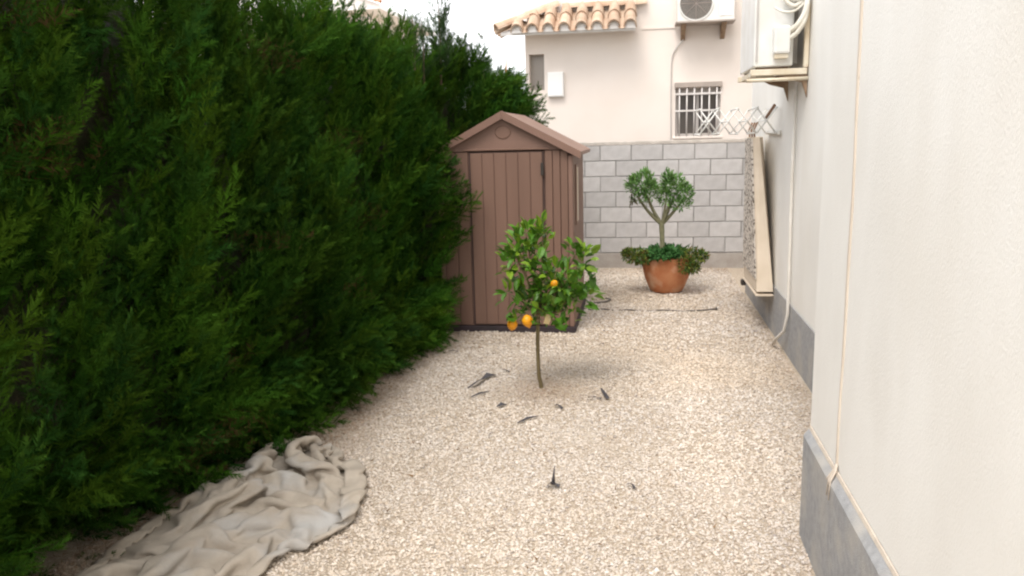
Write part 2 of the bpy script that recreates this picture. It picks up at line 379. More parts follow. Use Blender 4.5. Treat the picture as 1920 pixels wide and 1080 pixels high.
# ------------------------------------------------------------------ scissor clothes airer
air = thing('clothes_airer', 'white folding scissor clothes airer sticking out from the house wall', 'clothes airer', (1.15, 7.4, 1.85))
cells = 4; xa, xb = .50, 1.13; dxc = (xb - xa) / cells; zl, zh = 1.735, 1.945
for y in (7.12, 7.68):
    for k in range(cells):
        x0 = xa + k * dxc; x1 = x0 + dxc
        for q, (za, zb) in enumerate(((zl, zh), (zh, zl))):
            MB().tube([(x0, y + q * .014, za), (x1, y + q * .014, zb)], .007, 6).build('scissor_arm', M['white_metal'], air)
for k in range(cells + 1):
    for z in (zl, zh):
        MB().tube([(xa + k * dxc, 7.08, z + (k % 2) * .006), (xa + k * dxc, 7.74, z - (k % 2) * .004)], .0075, 6).build('rail', M['white_metal'], air)
for k in range(cells):
    MB().tube([(xa + (k + .5) * dxc, 7.08, 1.84), (xa + (k + .5) * dxc, 7.74, 1.84)], .0065, 6).build('rail', M['white_metal'], air)
MB().box(1.135, 1.157, 7.06, 7.76, 1.72, 1.76, bev=.004).build('wall_plate', M['white_metal'], air)
MB().tube([(1.05, 7.2, 1.85), (1.12, 7.16, 1.97)], .013, 7).build('handle', M['wood_peg'], air)

# ------------------------------------------------------------------ concrete block wall at the back
bw = thing('block_wall', 'grey concrete block wall closing the back of the gravel yard', 'wall', (0, 10.65, 0))
MB().box(-3.4, 3.0, 10.665, 10.84, -.2, 1.615).build('mortar', M['mortar'], bw)
MB().box(-3.4, 3.0, 10.640, 10.86, -.2, .198).build('footing', M['footing'], bw)
MB().box(-3.4, 3.0, 10.646, 10.856, 1.622, 1.662, bev=.006).build('cap', M['cap'], bw)
bmesh0 = MB().box(-.1955, .1955, 0, .18, .0045, .1965, bev=.004).mesh('block'); bmesh0.materials.append(M['block'])
for row in range(7):
    z = .205 + row * .2015
    off = .895 if row % 2 else 1.095
    for k in range(-8, 5):
        xc = off + k * .4025 - .2
        o = bpy.data.objects.new('block', bmesh0)
        o.location = (xc + rnd.uniform(-.002, .002), 10.651 + rnd.uniform(-.003, .003), z + rnd.uniform(-.0015, .0015))
        o.rotation_euler = (0, rnd.uniform(-.003, .003), rnd.uniform(-.004, .004)); link(o, bw)

# ------------------------------------------------------------------ neighbour's house
nh = thing('neighbour_house', 'pale pink rendered house behind the block wall with terracotta eave and barred window', 'house', (0.5, 12, 0))
wx0, wx1, wz0, wz1 = .50, 1.13, 1.70, 2.38       # window opening
ox0, ox1, oz0, oz1 = -1.605, -1.385, 2.42, 2.93  # small opening by the corner
FY = 12.0
def facade(mb, holes, x0, x1, z0, z1, y0, y1):
    xs = sorted({x0, x1, *[h[0] for h in holes], *[h[1] for h in holes]}); 
    for a, b in zip(xs[:-1], xs[1:]):
        hs = [h for h in holes if h[0] <= a + 1e-6 and h[1] >= b - 1e-6]; z = z0
        for h in sorted(hs, key=lambda h: h[2]):
            mb.box(a, b, y0, y1, z, h[2]); z = h[3]
        mb.box(a, b, y0, y1, z, z1)
fm = MB(); facade(fm, [(wx0, wx1, wz0, wz1), (ox0, ox1, oz0, oz1)], -1.66, 4.5, -.2, 6.5, FY, FY + .25)
fm.build('wall', M['far_render'], nh)
MB().box(-1.66, 4.5, FY + .255, FY + 7, -.2, 6.5).build('wall', M['far_render'], nh)
MB().box(.02, .50, FY - .012, FY - .002, 3.205, 3.232).build('string_course', M['far_render'], nh)
wi = MB()
for a, b, c_, d in ((wx0, wx0 + .04, wz0, wz1), (wx1 - .04, wx1, wz0, wz1), (wx0 + .04, wx1 - .04, wz0, wz0 + .04), (wx0 + .04, wx1 - .04, wz1 - .10, wz1)):
    wi.box(a, b, FY + .10, FY + .15, c_, d)
wi.box((wx0 + wx1) / 2 - .02, (wx0 + wx1) / 2 + .02, FY + .102, FY + .148, wz0 + .04, wz1 - .10)
wn = wi.build('window', M['alu'], nh)
MB().box(wx0 + .04, wx1 - .04, FY + .12, FY + .13, wz0 + .04, wz1 - .1).build('pane', M['dark_glass'], wn)
MB().box(wx0 - .015, wx1 + .015, FY - .05, FY + .02, wz1 + .004, wz1 + .075, bev=.004).build('shutter_box', M['shutter'], wn)
MB().box(wx0 - .03, wx1 + .03, FY - .04, FY + .10, wz0 - .035, wz0 - .002, bev=.004).build('sill', M['far_render'], wn)
for k in range(6):
    x = wx0 + .055 + k * (wx1 - wx0 - .11) / 5
    MB().tube([(x, FY - .028, wz0 - .001), (x, FY - .028, wz1 + .003)], .011, 6).build('bar', M['iron_white'], wn)
for z in (2.06, wz1 - .085):
    MB().box(wx0 - .005, wx1 + .005, FY - .046, FY - .040, z - .012, z + .012).build('cross_bar', M['iron_white'], wn)
so = MB().box(ox0, ox1, FY + .16, FY + .18, oz0, oz1).build('window', M['shade_glass'], nh)  # flat recessed pane, the opening's shade is painted in its grey
# tiled eave
er = MB()
ez, ey, ty, tz = 3.205, 11.60, 12.0, 3.50
er.add([(-1.95, ey, ez - .05), (-.07, ey, ez - .05), (-.07, ty - .003, ez + .02), (-1.66, ty - .003, ez + .02),
        (-1.95, ey, ez), (-.07, ey, ez), (-.07, ty - .003, tz - .02), (-1.22, ty - .003, tz - .02)],
       [(3, 2, 1, 0), (4, 5, 6, 7), (0, 1, 5, 4), (1, 2, 6, 5), (2, 3, 7, 6), (3, 0, 4, 7)])
roof = er.build('roof', M['plug'], nh)
slope = math.atan2(tz - ez, ty - ey)
def barrel(mb, p, q, r0, r1, up, th=.016, n=8, tall=1.05):
    p, q = Vector(p), Vector(q); d = (q - p).normalized(); side = d.cross(up).normalized(); u = side.cross(d)
    vs = []; fs = []
    for (c_, r_) in ((p, r0), (q, r1)):
        for rr in (r_, r_ - th):
            for k in range(n + 1):
                a = math.pi * k / n; vs.append(c_ + side * math.cos(a) * rr + u * math.sin(a) * rr * tall)
    m_ = n + 1
    for k in range(n):
        fs += [(k, k + 1, 2 * m_ + k + 1, 2 * m_ + k), (m_ + k + 1, m_ + k, 3 * m_ + k, 3 * m_ + k + 1), (k + 1, k, m_ + k, m_ + k + 1)]
    mb.add(vs, fs, False)
for k in range(8):
    x = -1.715 + k * .225; yt = min(ty - .01, ey + .60 * (x + 1.95) * .98)
    for (ya, yb, lift) in ((ey - .035, min(ey + .20, yt), .0), (ey + .17, yt, .012)):
        if yb - ya < .04: continue
        za = ez + (ya - ey) * math.tan(slope) + lift; zb = ez + (yb - ey) * math.tan(slope) + lift
        jx = rnd.uniform(-.008, .008)
        mb = MB(); barrel(mb, (x + jx, ya, za + .012), (x, yb, zb + .016), .092, .080, Vector((0, 0, 1)), tall=1.5)
        mb.build('roof_tile', M['tile'], roof)
    mb = MB(); mb.add([(x + .074 * math.cos(a), ey - .039, ez - .022 + .148 * math.sin(a)) for a in np.linspace(0, math.pi, 9)] + [(x + .070 * math.cos(a), ey + .05, ez + .05 + .06 * math.sin(a)) for a in np.linspace(0, math.pi, 9)],
           [tuple(range(9))] + [(i, i + 1, i + 10, i + 9) for i in range(8)]); mb.build('mortar_plug', M['plug'], roof)
    if k < 7:      # channel tile between two covers
        xm = x + .1125; mb = MB(); n_ = 6; vs = []
        for (yy, zz) in ((ey - .06, ez - .03), (min(ty - .02, ey + .6 * (xm + 1.95)), ez + (min(ty - .02, ey + .6 * (xm + 1.95)) - ey) * math.tan(slope) + .006)):
            for q in range(n_ + 1):
                a = math.pi + math.pi * q / n_; vs.append((xm + .062 * math.cos(a), yy, zz + .055 + .05 * math.sin(a)))
        mb.add(vs, [(q, q + 1, n_ + 2 + q, n_ + 1 + q) for q in range(n_)]); mb.build('channel_tile', M['tile'], roof)
hp0, hp1 = Vector((-2.0, ey - .04, ez + .03)), Vector((-1.20, ty, tz + .06))
for k in range(3):
    mb = MB(); barrel(mb, hp0.lerp(hp1, k / 3), hp0.lerp(hp1, (k + 1.12) / 3) + Vector((0, 0, .012)), .095, .082, Vector((0, 0, 1))); mb.build('hip_tile', M['tile'], roof)
for k in range(5):     # tiles of the side slope and the topping course against the wall
    mb = MB(); x = -1.10 + k * .235; barrel(mb, (x, ty - .03, tz + .035), (x + .25, ty - .03, tz + .045), .075, .07, Vector((0, 0, 1))); mb.build('ridge_tile', M['tile'], roof)
for k in range(3):
    y = ey + .10 + k * .215; mb = MB(); barrel(mb, (-2.04, y, ez - .01 - .05 * 0), (-1.70, y + .05, ez + .14), .08, .07, Vector((0, 0, 1))); mb.build('side_tile', M['tile'], roof)

# air conditioner on the neighbour's wall
na = thing('air_conditioner', 'white outdoor air conditioner with round fan grille on the neighbour\'s pink wall', 'air conditioner', (.88, 11.8, 3.23))
MB().box(.505, 1.255, 11.64, 11.93, 3.245, 3.80, bev=.012).build('casing', M['white_metal'], na)
fanc = (.745, 3.475)
def disc(mb, r, y, n=40, c=fanc): mb.add([(c[0] + r * math.cos(2 * math.pi * k / n), y, c[1] + r * math.sin(2 * math.pi * k / n)) for k in range(n)], [tuple(range(n))])
fm = MB()
nseg = 40
fm.add([(fanc[0] + rr * math.cos(2 * math.pi * k / nseg), yy, fanc[1] + rr * math.sin(2 * math.pi * k / nseg)) for (rr, yy) in ((.232, 11.637), (.232, 11.628), (.218, 11.624), (.21, 11.637)) for k in range(nseg)],
       [(a * nseg + k, a * nseg + (k + 1) % nseg, (a + 1) * nseg + (k + 1) % nseg, (a + 1) * nseg + k) for a in range(3) for k in range(nseg)])
gri = fm.build('fan_ring', M['white_metal'], na)
mb = MB(); disc(mb, .218, 11.6365); mb.build('fan_opening', M['grille_dark'], gri)
mb = MB()
for q in range(1, 12):
    rr = .018 * q; mb.tube([(fanc[0] + rr * math.cos(2 * math.pi * k / 28), 11.627, fanc[1] + rr * math.sin(2 * math.pi * k / 28)) for k in range(29)], .0022, 4, cap=False)
for q in range(8):
    a = q * math.pi / 4; mb.tube([(fanc[0], 11.626, fanc[1]), (fanc[0] + .215 * math.cos(a), 11.626, fanc[1] + .215 * math.sin(a))], .003, 4)
mb.build('grille_wires', M['shutter'], gri)
MB().box(1.06, 1.23, 11.633, 11.639, 3.30, 3.76).build('service_panel', M['plate'], na)
ns = thing('wall_shelf_bracket', 'rusty shelf bracket under the fan air conditioner on the neighbour\'s wall', 'bracket', (.88, 12, 3.2))
MB().box(.475, 1.27, 11.60, 11.97, 3.222, 3.242, bev=.003).build('shelf', M['shutter'], ns)
for x in (.56, 1.10):
    MB().prism([(11.995, 3.03), (11.995, 3.218), (11.66, 3.218), (11.68, 3.185), (11.93, 3.06)], 'x', x, x + .06).build('gusset', M['rust'], ns)
dh = MB().tube(spline([(.62, 11.95, 3.20), (.60, 11.965, 3.05), (.50, 11.98, 2.93), (.445, 11.985, 2.78), (.435, 11.985, 2.4), (.44, 11.985, 1.7), (.44, 11.985, .6)]), .009, 6).build('drain_hose', M['alu'])
tag(dh, 'thin grey drain hose hanging from the fan air conditioner down the neighbour\'s wall', 'hose'); origin_to(dh, (.44, 11.985, .6))
mbx = thing('meter_box', 'white square meter box fixed on the neighbour\'s wall beside the hedge', 'meter box', (-1.21, 12, 2.3))
MB().box(-1.33, -1.10, 11.93, 11.997, 2.315, 2.665, bev=.008).build('cabinet', M['plate'], mbx)
MB().box(-1.317, -1.113, 11.922, 11.928, 2.33, 2.65, bev=.002).build('door', M['plate'], mbx)

# distant house with a tiled gable, top left
dg = thing('distant_house', 'distant house with orange tiled roof rising above the hedge at the top of the photo', 'house', (-9, 24, 0))
MB().box(-15.7, -8.15, 24.2, 30, -.2, 5.75).build('wall', M['far_render'], dg)
rm = MB(); rm.prism([(-16.4, 5.55), (-7.55, 5.55), (-7.55, 5.68), (-9.4, 6.35), (-12.0, 7.4), (-16.4, 5.68)], 'y', 23.7, 30.4)
rf = rm.build('roof', M['plug'], dg)
for k in range(28):
    x0 = -11.9 + k * .155
    if x0 > -7.7: break
    zz = np.interp(x0, [-12.0, -9.4, -7.55], [7.4, 6.35, 5.68]); zb = np.interp(x0 + .2, [-12.0, -9.4, -7.55], [7.4, 6.35, 5.68])
    mb = MB(); barrel(mb, (x0 + .2, 23.66, zb + .02), (x0, 23.66, zz + .05), .10, .09, Vector((0, 0, 1)), n=5); mb.build('verge_tile', M['tile_far'], rf)
for (x, z0, z1) in ((-8.75, 4.6, 5.545), (-8.3, 4.6, 5.545)):
    MB().box(x, x + .09, 23.85, 23.94, z0, z1).build('post', M['shutter'], dg)
MB().box(-9.6, -7.9, 23.80, 23.86, 5.28, 5.36).build('beam', M['shutter'], dg)

# ------------------------------------------------------------------ garden shed
SX0, SX1, SY0, SY1 = -1.79, -.585, 7.06, 8.40
SXc = -1.19; EZ, AZ = 1.60, 1.955
shed = thing('garden_shed', 'brown resin garden shed with pitched roof standing against the hedge', 'shed', (SXc, 7.7, 0))
MB().box(SX0 - .015, SX1 + .02, SY0 - .03, SY1 + .02, 0.0, .055, bev=.006).build('base', M['shed_dark'], shed)
DX0, DX1, DZ1 = -1.49, -.845, 1.635
# back + left walls
MB().box(SX0, SX1, SY1 - .04, SY1, .056, EZ).build('wall', M['shed'], shed)
MB().box(SX0, SX0 + .04, SY0 + .04, SY1 - .042, .056, EZ).build('wall', M['shed'], shed)
# front frame with two side panels of vertical planks
fwl = MB().box(SX0 + .041, SX1 - .041, SY0 + .012, SY0 + .04, .056, 1.64).build('front_wall', M['shed_back'], shed)
def planks(x0, x1, n, y0, y1, z0, z1, parent, mt, name='plank'):
    wd = (x1 - x0) / n
    for k in range(n):
        MB().box(x0 + k * wd + .0028, x0 + (k + 1) * wd - .0028, y0, y1, z0, z1, bev=.0035).build(name, mt, parent)
planks(SX0 + .04, DX0 - .02, 2, SY0 - .006, SY0 + .012, .058, 1.635, fwl, M['shed'])
planks(DX1 + .02, SX1 - .035, 3, SY0 - .006, SY0 + .012, .058, 1.635, fwl, M['shed'])
for x0, x1 in ((SX0 - .004, SX0 + .038), (SX1 - .034, SX1 + .004)):
    MB().box(x0, x1, SY0 - .014, SY0 + .036, .056, EZ - .01, bev=.006).build('corner_post', M['shed_trim'], shed)
dr = MB().box(DX0 - .012, DX1 + .012, SY0 - .004, SY0 + .008, .07, DZ1 + .004).build('door', M['shed_seal'], shed)
MB().box(DX0 + .001, DX1 - .001, SY0 - .012, SY0 - .005, .075, DZ1 - .012).build('door_leaf', M['shed_back'], dr)
planks(DX0, DX1, 6, SY0 - .017, SY0 - .013, .075, DZ1 - .012, dr, M['shed'])
MB().box(DX1 - .013, DX1 + .013, SY0 - .038, SY0 - .0225, 1.42, 1.53, bev=.004).build('latch', M['plastic_dark'], dr)
# right wall: planks and a narrow translucent strip
rw = MB().box(SX1 - .04, SX1 - .012, SY0 + .04, SY1 - .042, .056, EZ).build('side_wall', M['shed_back'], shed)
wdp = (SY1 - .042 - SY0 - .04) / 8
for k in range(8):
    MB().box(SX1 - .011, SX1 + .006, SY0 + .043 + k * wdp, SY0 + .037 + (k + 1) * wdp, .058, EZ - .004, bev=.003).build('plank', M['shed'], rw)
pw = MB().box(SX1 + .007, SX1 + .018, 7.30, 7.52, .95, 1.50, bev=.004).build('window', M['shed_trim'], rw.parent)
MB().box(SX1 + .0185, SX1 + .022, 7.33, 7.49, .98, 1.47).build('pane', M['shed_pane'], pw)
# gable
gm = MB(); gm.prism([(SX0 + .03, 1.64), (SX1 - .03, 1.64), (SX1 - .02, EZ + .03), (SXc, AZ - .03), (SX0 + .02, EZ + .03)], 'y', SY0 - .004, SY0 + .03)
gbl = gm.build('gable', M['shed_trim'], shed)
mb = MB(); mb.add([(SXc + .065 * math.cos(a), SY0 - .012, 1.80 + .052 * math.sin(a)) for a in np.linspace(0, 2 * math.pi, 20, endpoint=False)] + [(SXc + .075 * math.cos(a), SY0 - .003, 1.80 + .06 * math.sin(a)) for a in np.linspace(0, 2 * math.pi, 20, endpoint=False)],
       [tuple(range(20))] + [(k, (k + 1) % 20, 20 + (k + 1) % 20, 20 + k) for k in range(20)]); mb.build('vent_boss', M['shed'], gbl)
MB().box(DX0 - .06, DX1 + .06, SY0 - .016, SY0 - .0045, 1.643, 1.662, bev=.003).build('lintel_rib', M['shed'], gbl)
gm = MB(); gm.prism([(SX0 + .03, EZ + .003), (SX1 - .03, EZ + .003), (SXc, AZ - .04)], 'y', SY1 - .03, SY1 - .004); gm.build('gable', M['shed_trim'], shed)
# roof: two panels with thickness and verge trims
OH = .075
def roof_side(s):
    xe = SXc + s * (SX1 - SXc + OH); ze = EZ - .015; th = .032
    MBr = MB(); poly = [(SXc + s * .001, AZ - .012), (xe, ze), (xe, ze + th), (SXc + s * .001, AZ + th - .012)]
    MBr.prism(poly if s > 0 else poly[::-1], 'y', SY0 - .02, SY1 + .05)
    rp_ = MBr.build('roof_panel', M['shed_roof'], shed)
    mb = MB(); poly = [(SXc + s * .001, AZ - .040), (xe - s * .005, ze - .022), (xe + s * .006, ze - .018), (xe + s * .006, ze + th + .004), (SXc + s * .001, AZ + th - .004)]
    mb.prism(poly if s > 0 else poly[::-1], 'y', SY0 - .06, SY0 - .021); mb.build('verge_trim', M['shed_roof'], rp_)
    return rp_
roof_side(1); rl = roof_side(-1)

# ------------------------------------------------------------------ conifer hedge
hedge = thing('conifer_hedge', 'tall dark green clipped conifer hedge along the whole left side of the gravel', 'hedge', (-2.5, 5.5, 0))
def plume(q, ns=14, nb=20):
    """one feathery cypress plume of unit length along +Z: triangles as (n,3,3) and a per-triangle age 0..1"""
    T = []; A = []
    curve = q.uniform(-.12, .12, 2)
    def stem(t): return np.array([curve[0] * t * t + .02 * math.sin(5 * t), curve[1] * t * t, t])
    for k in range(ns):
        t = .10 + .90 * (k + q.uniform(0, .6)) / ns; t = min(t, 1)
        az = (k % 2) * math.pi + q.normal(0, .65); ln = (.36 * (1 - .62 * t) + .05) * q.uniform(.75, 1.2)
        out = np.array([math.cos(az), math.sin(az), 0]); el = q.uniform(.75, 1.15)
        d = out * math.cos(el) + np.array([0, 0, 1]) * math.sin(el)
        base = stem(t)
        nrm = np.cross(d, out); nn_ = np.linalg.norm(nrm); nrm = nrm / nn_ if nn_ > 1e-4 else np.array([0, 1, 0])
        nrm = nrm * math.cos(.0) + q.normal(0, .35, 3); nrm /= np.linalg.norm(nrm)
        side = np.cross(d, nrm); side /= np.linalg.norm(side)
        for b in range(nb):
            tb = (b + q.uniform(0, .8)) / nb; sg = 1 if b % 2 else -1
            bl = (.115 * (1 - .70 * tb) + .02) * q.uniform(.7, 1.25)
            if b == nb - 1: bd_ = d
            else: bd_ = d * .80 + side * sg * q.uniform(.42, .75) + q.normal(0, .13, 3)
            bd_ = bd_ / np.linalg.norm(bd_); p = base + d * ln * tb + np.array([0, 0, .10]) * ln * tb * tb
            wv = np.cross(bd_, nrm + q.normal(0, .5, 3)); wv /= np.linalg.norm(wv); wv *= .0085 * q.uniform(.7, 1.2)
            T.append([p - wv, p + wv, p + bd_ * bl]); A.append(.5 * tb + .5 * t)
    return np.array(T), np.array(A)
q = np.random.default_rng(21)
TEMPL = [plume(q) for _ in range(8)]
def place_plumes(roots, dirs, lens, fat, tint_base, q):
    Vs = []; Cs = []
    for i in range(len(roots)):
        T, A = TEMPL[q.integers(len(TEMPL))]
        z = dirs[i] / np.linalg.norm(dirs[i]); a = q.uniform(0, 6.28); x = np.cross(z, [math.cos(a), math.sin(a), .3]); x /= np.linalg.norm(x); y = np.cross(z, x)
        Rm = np.stack([x * lens[i] * fat[i], y * lens[i] * fat[i], z * lens[i]], 0)
        Vs.append((T.reshape(-1, 3) @ Rm + roots[i]).astype(np.float32))
        fresh = np.clip(A * 1.1 - .35, 0, 1)[:, None] * q.uniform(.1, 1.0)
        c_ = tint_base[i] * (1 + q.normal(0, .16, (len(A), 1))) * (1 - fresh) + np.array([.068, .142, .016]) * fresh * q.uniform(.8, 1.15)
        Cs.append(np.repeat(np.clip(c_, .004, 1), 3, 0).astype(np.float32))
    V = np.concatenate(Vs); return V, np.arange(len(V), dtype=np.int32).reshape(-1, 3), np.concatenate(Cs)
_hb = [(1.05, .9), (2.0, .75), (2.75, .6), (3.45, .55), (4.2, .6), (4.95, .55), (5.7, .6), (6.35, .5), (6.80, .5), (7.25, .6), (8.0, .6), (8.8, .6), (9.6, .6), (10.3, .5)]
_hx = np.array([-2.02, -1.98, -2.08, -1.98, -1.97, -1.93, -2.00, -1.90, -1.80, -2.10, -2.06, -1.60, -1.52, -1.6])
def face_x(y, z):
    """hedge face: one bulge per plant, narrower at the foot and the top"""
    cy = np.array([b[0] for b in _hb]); b = np.interp(y, cy, _hx)
    d = np.min(np.abs(np.asarray(y)[..., None] - cy), -1); b = b - .26 * np.clip(d / .42, 0, 1) ** 2 * .6
    b = b + .07 * np.sin(z * 3.1 + y * 2.3) + .05 * np.sin(z * 6.7 - y * 4.1 + 1) + .04 * np.sin(y * 9.1 + z * 1.3)
    b = b + np.interp(y, [3.2, 4.6], [-.34, .05]) * np.clip((.62 - z) / .55, 0, 1) - .30 * np.clip((z - 2.25) / .5, 0, 1) ** 2
    return b
def top_z(y): return 2.50 + .28 * np.clip((4.6 - y) / 1.2, 0, 1) + .05 * np.sin(y * 3.7) + .05 * np.sin(y * 8.3 + 1) - .18 * np.clip((y - 8.7) / 1.0, 0, 1)
YA, YB = 1.0, 10.55
nf = 5000
ys = q.uniform(YA, YB, nf); zs = q.uniform(-.05, 1, nf) * (top_z(ys) - .02)
depth = q.uniform(.14, .40, nf)
# hidden rows behind the shed need fewer plumes
kp = ~((ys > 7.3) & (zs < 1.25) & (q.uniform(0, 1, nf) < .75)); ys, zs, depth = ys[kp], zs[kp], depth[kp]; nf = len(ys)
roots = np.stack([face_x(ys, zs) - depth, ys, zs], 1)
tz_ = zs / 2.6
dirs = np.stack([.52 + q.normal(0, .20, nf) - .20 * tz_, q.normal(-.08, .28, nf), .80 + q.normal(0, .22, nf) + .3 * tz_], 1)
low = zs < .35; dirs[low, 2] *= .30; dirs[low, 0] += .12
lens = q.uniform(.22, .42, nf)
roots[low, 2] += .06
# skirt down to the stones
ns_ = 560; y_ = q.uniform(YA, 7.0, ns_); z_ = q.uniform(.05, .42, ns_)
roots = np.concatenate([roots, np.stack([face_x(y_, z_) - q.uniform(.12, .34, ns_) - np.interp(y_, [3.4, 4.5], [.30, 0]) * (z_ < .3), y_, z_], 1)])
dirs = np.concatenate([dirs, np.stack([np.ones(ns_), q.normal(-.05, .35, ns_), q.normal(.12, .16, ns_)], 1)])
lens = np.concatenate([lens, q.uniform(.22, .40, ns_)])
# top of the hedge
nt_ = 620; yt = q.uniform(YA, YB, nt_); xt = face_x(yt, np.full(nt_, 2.3)) - q.uniform(.10, 1.2, nt_)
roots = np.concatenate([roots, np.stack([xt, yt, top_z(yt) - .28 + q.uniform(-.1, .05, nt_)], 1)])
dirs = np.concatenate([dirs, np.stack([q.normal(.16, .22, nt_), q.normal(0, .2, nt_), np.ones(nt_)], 1)])
lens = np.concatenate([lens, q.uniform(.24, .44, nt_)])
# sprigs reaching over the shed's left edge
ex = [(-1.78, 6.80, 1.02, .42), (-1.75, 6.86, .80, .40), (-1.80, 6.72, 1.25, .36), (-1.78, 6.8, .55, .38), (-1.82, 6.85, 1.45, .32), (-1.80, 6.82, 1.62, .30), (-1.8, 6.8, .32, .36), (-1.76, 6.84, 1.30, .36), (-1.74, 6.88, 1.55, .30), (-1.74, 6.90, 1.70, .30), (-1.73, 6.9, .95, .40), (-1.70, 6.88, .68, .36), (-1.66, 6.9, 1.08, .38), (-1.68, 6.9, 1.42, .28), (-1.68, 6.9, .30, .30)]
for (x, y, z, l_) in ex:
    for _ in range(5):
        roots = np.concatenate([roots, [[x + q.normal(0, .03) - .12, y + q.normal(0, .05), z + q.normal(0, .06)]]]); dirs = np.concatenate([dirs, [[.75, q.normal(-.15, .15), .55 + q.normal(0, .2)]]]); lens = np.concatenate([lens, [l_ * q.uniform(.8, 1.05)]])
# spreading crown behind the shed
for _ in range(150):
    y = q.uniform(8.6, 10.2); z = q.uniform(1.55, 2.25); roots = np.concatenate([roots, [[-1.74 + q.normal(0, .06) + (.10 if z < 2.1 else 0), y, z]]])
    dirs = np.concatenate([dirs, [[.8, q.normal(-.2, .25), .45 + q.normal(0, .2)]]]); lens = np.concatenate([lens, [q.uniform(.28, .50)]])
NT = len(roots)
pal = np.array([(.018, .046, .005), (.024, .054, .006), (.015, .038, .006), (.031, .060, .006), (.016, .044, .010), (.034, .055, .005)])
tb = pal[q.integers(0, len(pal), NT)] * np.array([1.0, 1.26, .95]) * (1 + .28 * vnoise(roots[:, 1:] * np.array([1.0, .25]), 7.0, 4)[:, None] * 2) * q.uniform(.75, 1.3, (NT, 1))
V, F, Ct = place_plumes(roots, dirs, lens, q.uniform(.8, 1.25, NT), tb, q)
brown = (vnoise(V[::3][:, 1:] , 5.0, 9) > .42) & (q.uniform(0, 1, len(V) // 3) < .30)
Ct[np.repeat(brown, 3)] = np.array([.062, .040, .016])
fo = tri_mesh('foliage', V, F, M['conifer'], hedge, Ct); fo['kind'] = 'stuff'
# added closed dark core: stands in for inner twigs, blocks light coming through
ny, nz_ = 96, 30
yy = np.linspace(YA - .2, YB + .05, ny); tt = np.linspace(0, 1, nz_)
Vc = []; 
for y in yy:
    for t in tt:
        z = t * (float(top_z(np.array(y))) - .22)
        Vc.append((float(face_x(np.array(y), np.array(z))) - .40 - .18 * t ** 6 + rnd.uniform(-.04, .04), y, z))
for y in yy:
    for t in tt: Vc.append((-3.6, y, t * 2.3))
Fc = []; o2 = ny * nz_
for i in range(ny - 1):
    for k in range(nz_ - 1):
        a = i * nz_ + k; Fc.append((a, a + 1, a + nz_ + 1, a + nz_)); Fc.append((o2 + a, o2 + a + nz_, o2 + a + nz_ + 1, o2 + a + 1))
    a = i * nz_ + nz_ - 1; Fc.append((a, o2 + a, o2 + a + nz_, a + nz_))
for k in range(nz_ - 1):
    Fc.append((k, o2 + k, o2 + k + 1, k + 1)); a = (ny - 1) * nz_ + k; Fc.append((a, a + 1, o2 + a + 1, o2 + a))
mb = MB(); mb.add(Vc, Fc, True); mb.build('light_block_core', M['dark_core'], hedge)
for (y, wd) in _hb:
    x = float(np.interp(y, [b[0] for b in _hb], _hx)) - .75
    MB().tube([(x, y, -.05), (x + .02, y + .02, .5), (x - .02, y, 1.4)], [.045, .035, .03], 8).build('trunk', M['bark'], hedge)
# unclipped leaders shooting up at the far end
for (x, y, z0, z1, sp) in ((-2.02, 8.25, 2.3, 3.32, .30), (-2.12, 7.95, 2.3, 3.02, .16), (-1.92, 8.75, 2.25, 2.92, .20), (-1.78, 9.3, 2.1, 2.74, .20), (-2.1, 7.55, 2.4, 2.98, .15), (-2.02, 8.45, 2.3, 3.12, .22)):
    k = int(18 + (z1 - z0) * 14); t = q.uniform(0, 1, k)
    rr = np.stack([x + q.normal(0, .03, k), y + q.normal(0, .03, k), z0 + t * (z1 - z0 - .18)], 1); a = q.uniform(0, 6.28, k)
    dd = np.stack([np.cos(a) * .42, np.sin(a) * .42, np.ones(k)], 1); ll = (sp * (1 - .45 * t) + .05) * q.uniform(.8, 1.2, k)
    V, F, Ct = place_plumes(rr, dd, ll, np.full(k, .9), np.tile(np.array([.030, .058, .020]), (k, 1)), q)
    st = MB().tube([(x, y, z0), (x + .01, y, (z0 + z1) / 2), (x, y, z1 - .1)], [.012, .008, .003], 5).build('leader_shoot', M['bark'], hedge)
    lf = tri_mesh('shoot_foliage', V, F, M['conifer'], st, Ct); lf['kind'] = 'stuff'
MB().tube([(-1.62, 9.9, 2.2), (-1.61, 9.9, 2.55), (-1.60, 9.9, 2.78)], [.016, .012, .004], 5).build('dead_tip', M['tile_far'], hedge)
# needle litter at the foot
nl = 2600; y = q.uniform(2.4, 7.0, nl); x = hedge_foot(y) + q.exponential(.13, nl) - .1
a = q.uniform(0, 6.28, nl); ln = q.uniform(.012, .035, nl); d = np.stack([np.cos(a) * ln, np.sin(a) * ln, q.normal(0, .006, nl)], 1); w_ = np.stack([-np.sin(a), np.cos(a), np.zeros(nl)], 1) * .002
p = np.stack([x, y, q.uniform(.008, .02, nl)], 1); V = np.stack([p - w_, p + w_, p + d], 1).reshape(-1, 3)
nl2 = 420; y2 = q.uniform(2.7, 10.4, nl2); x2 = hedge_foot(y2) + .15 + q.uniform(0, 1, nl2) ** 1.3 * (1.05 + np.where(y2 < 3.5, .68, 1.1) + .9)
kk = x2 < np.where(y2 < 3.5, .66, 1.1); kk &= ~((x2 > -1.82) & (x2 < -.55) & (y2 > 7.0) & (y2 < 8.45)); y2, x2 = y2[kk], x2[kk]; nl2 = len(x2)
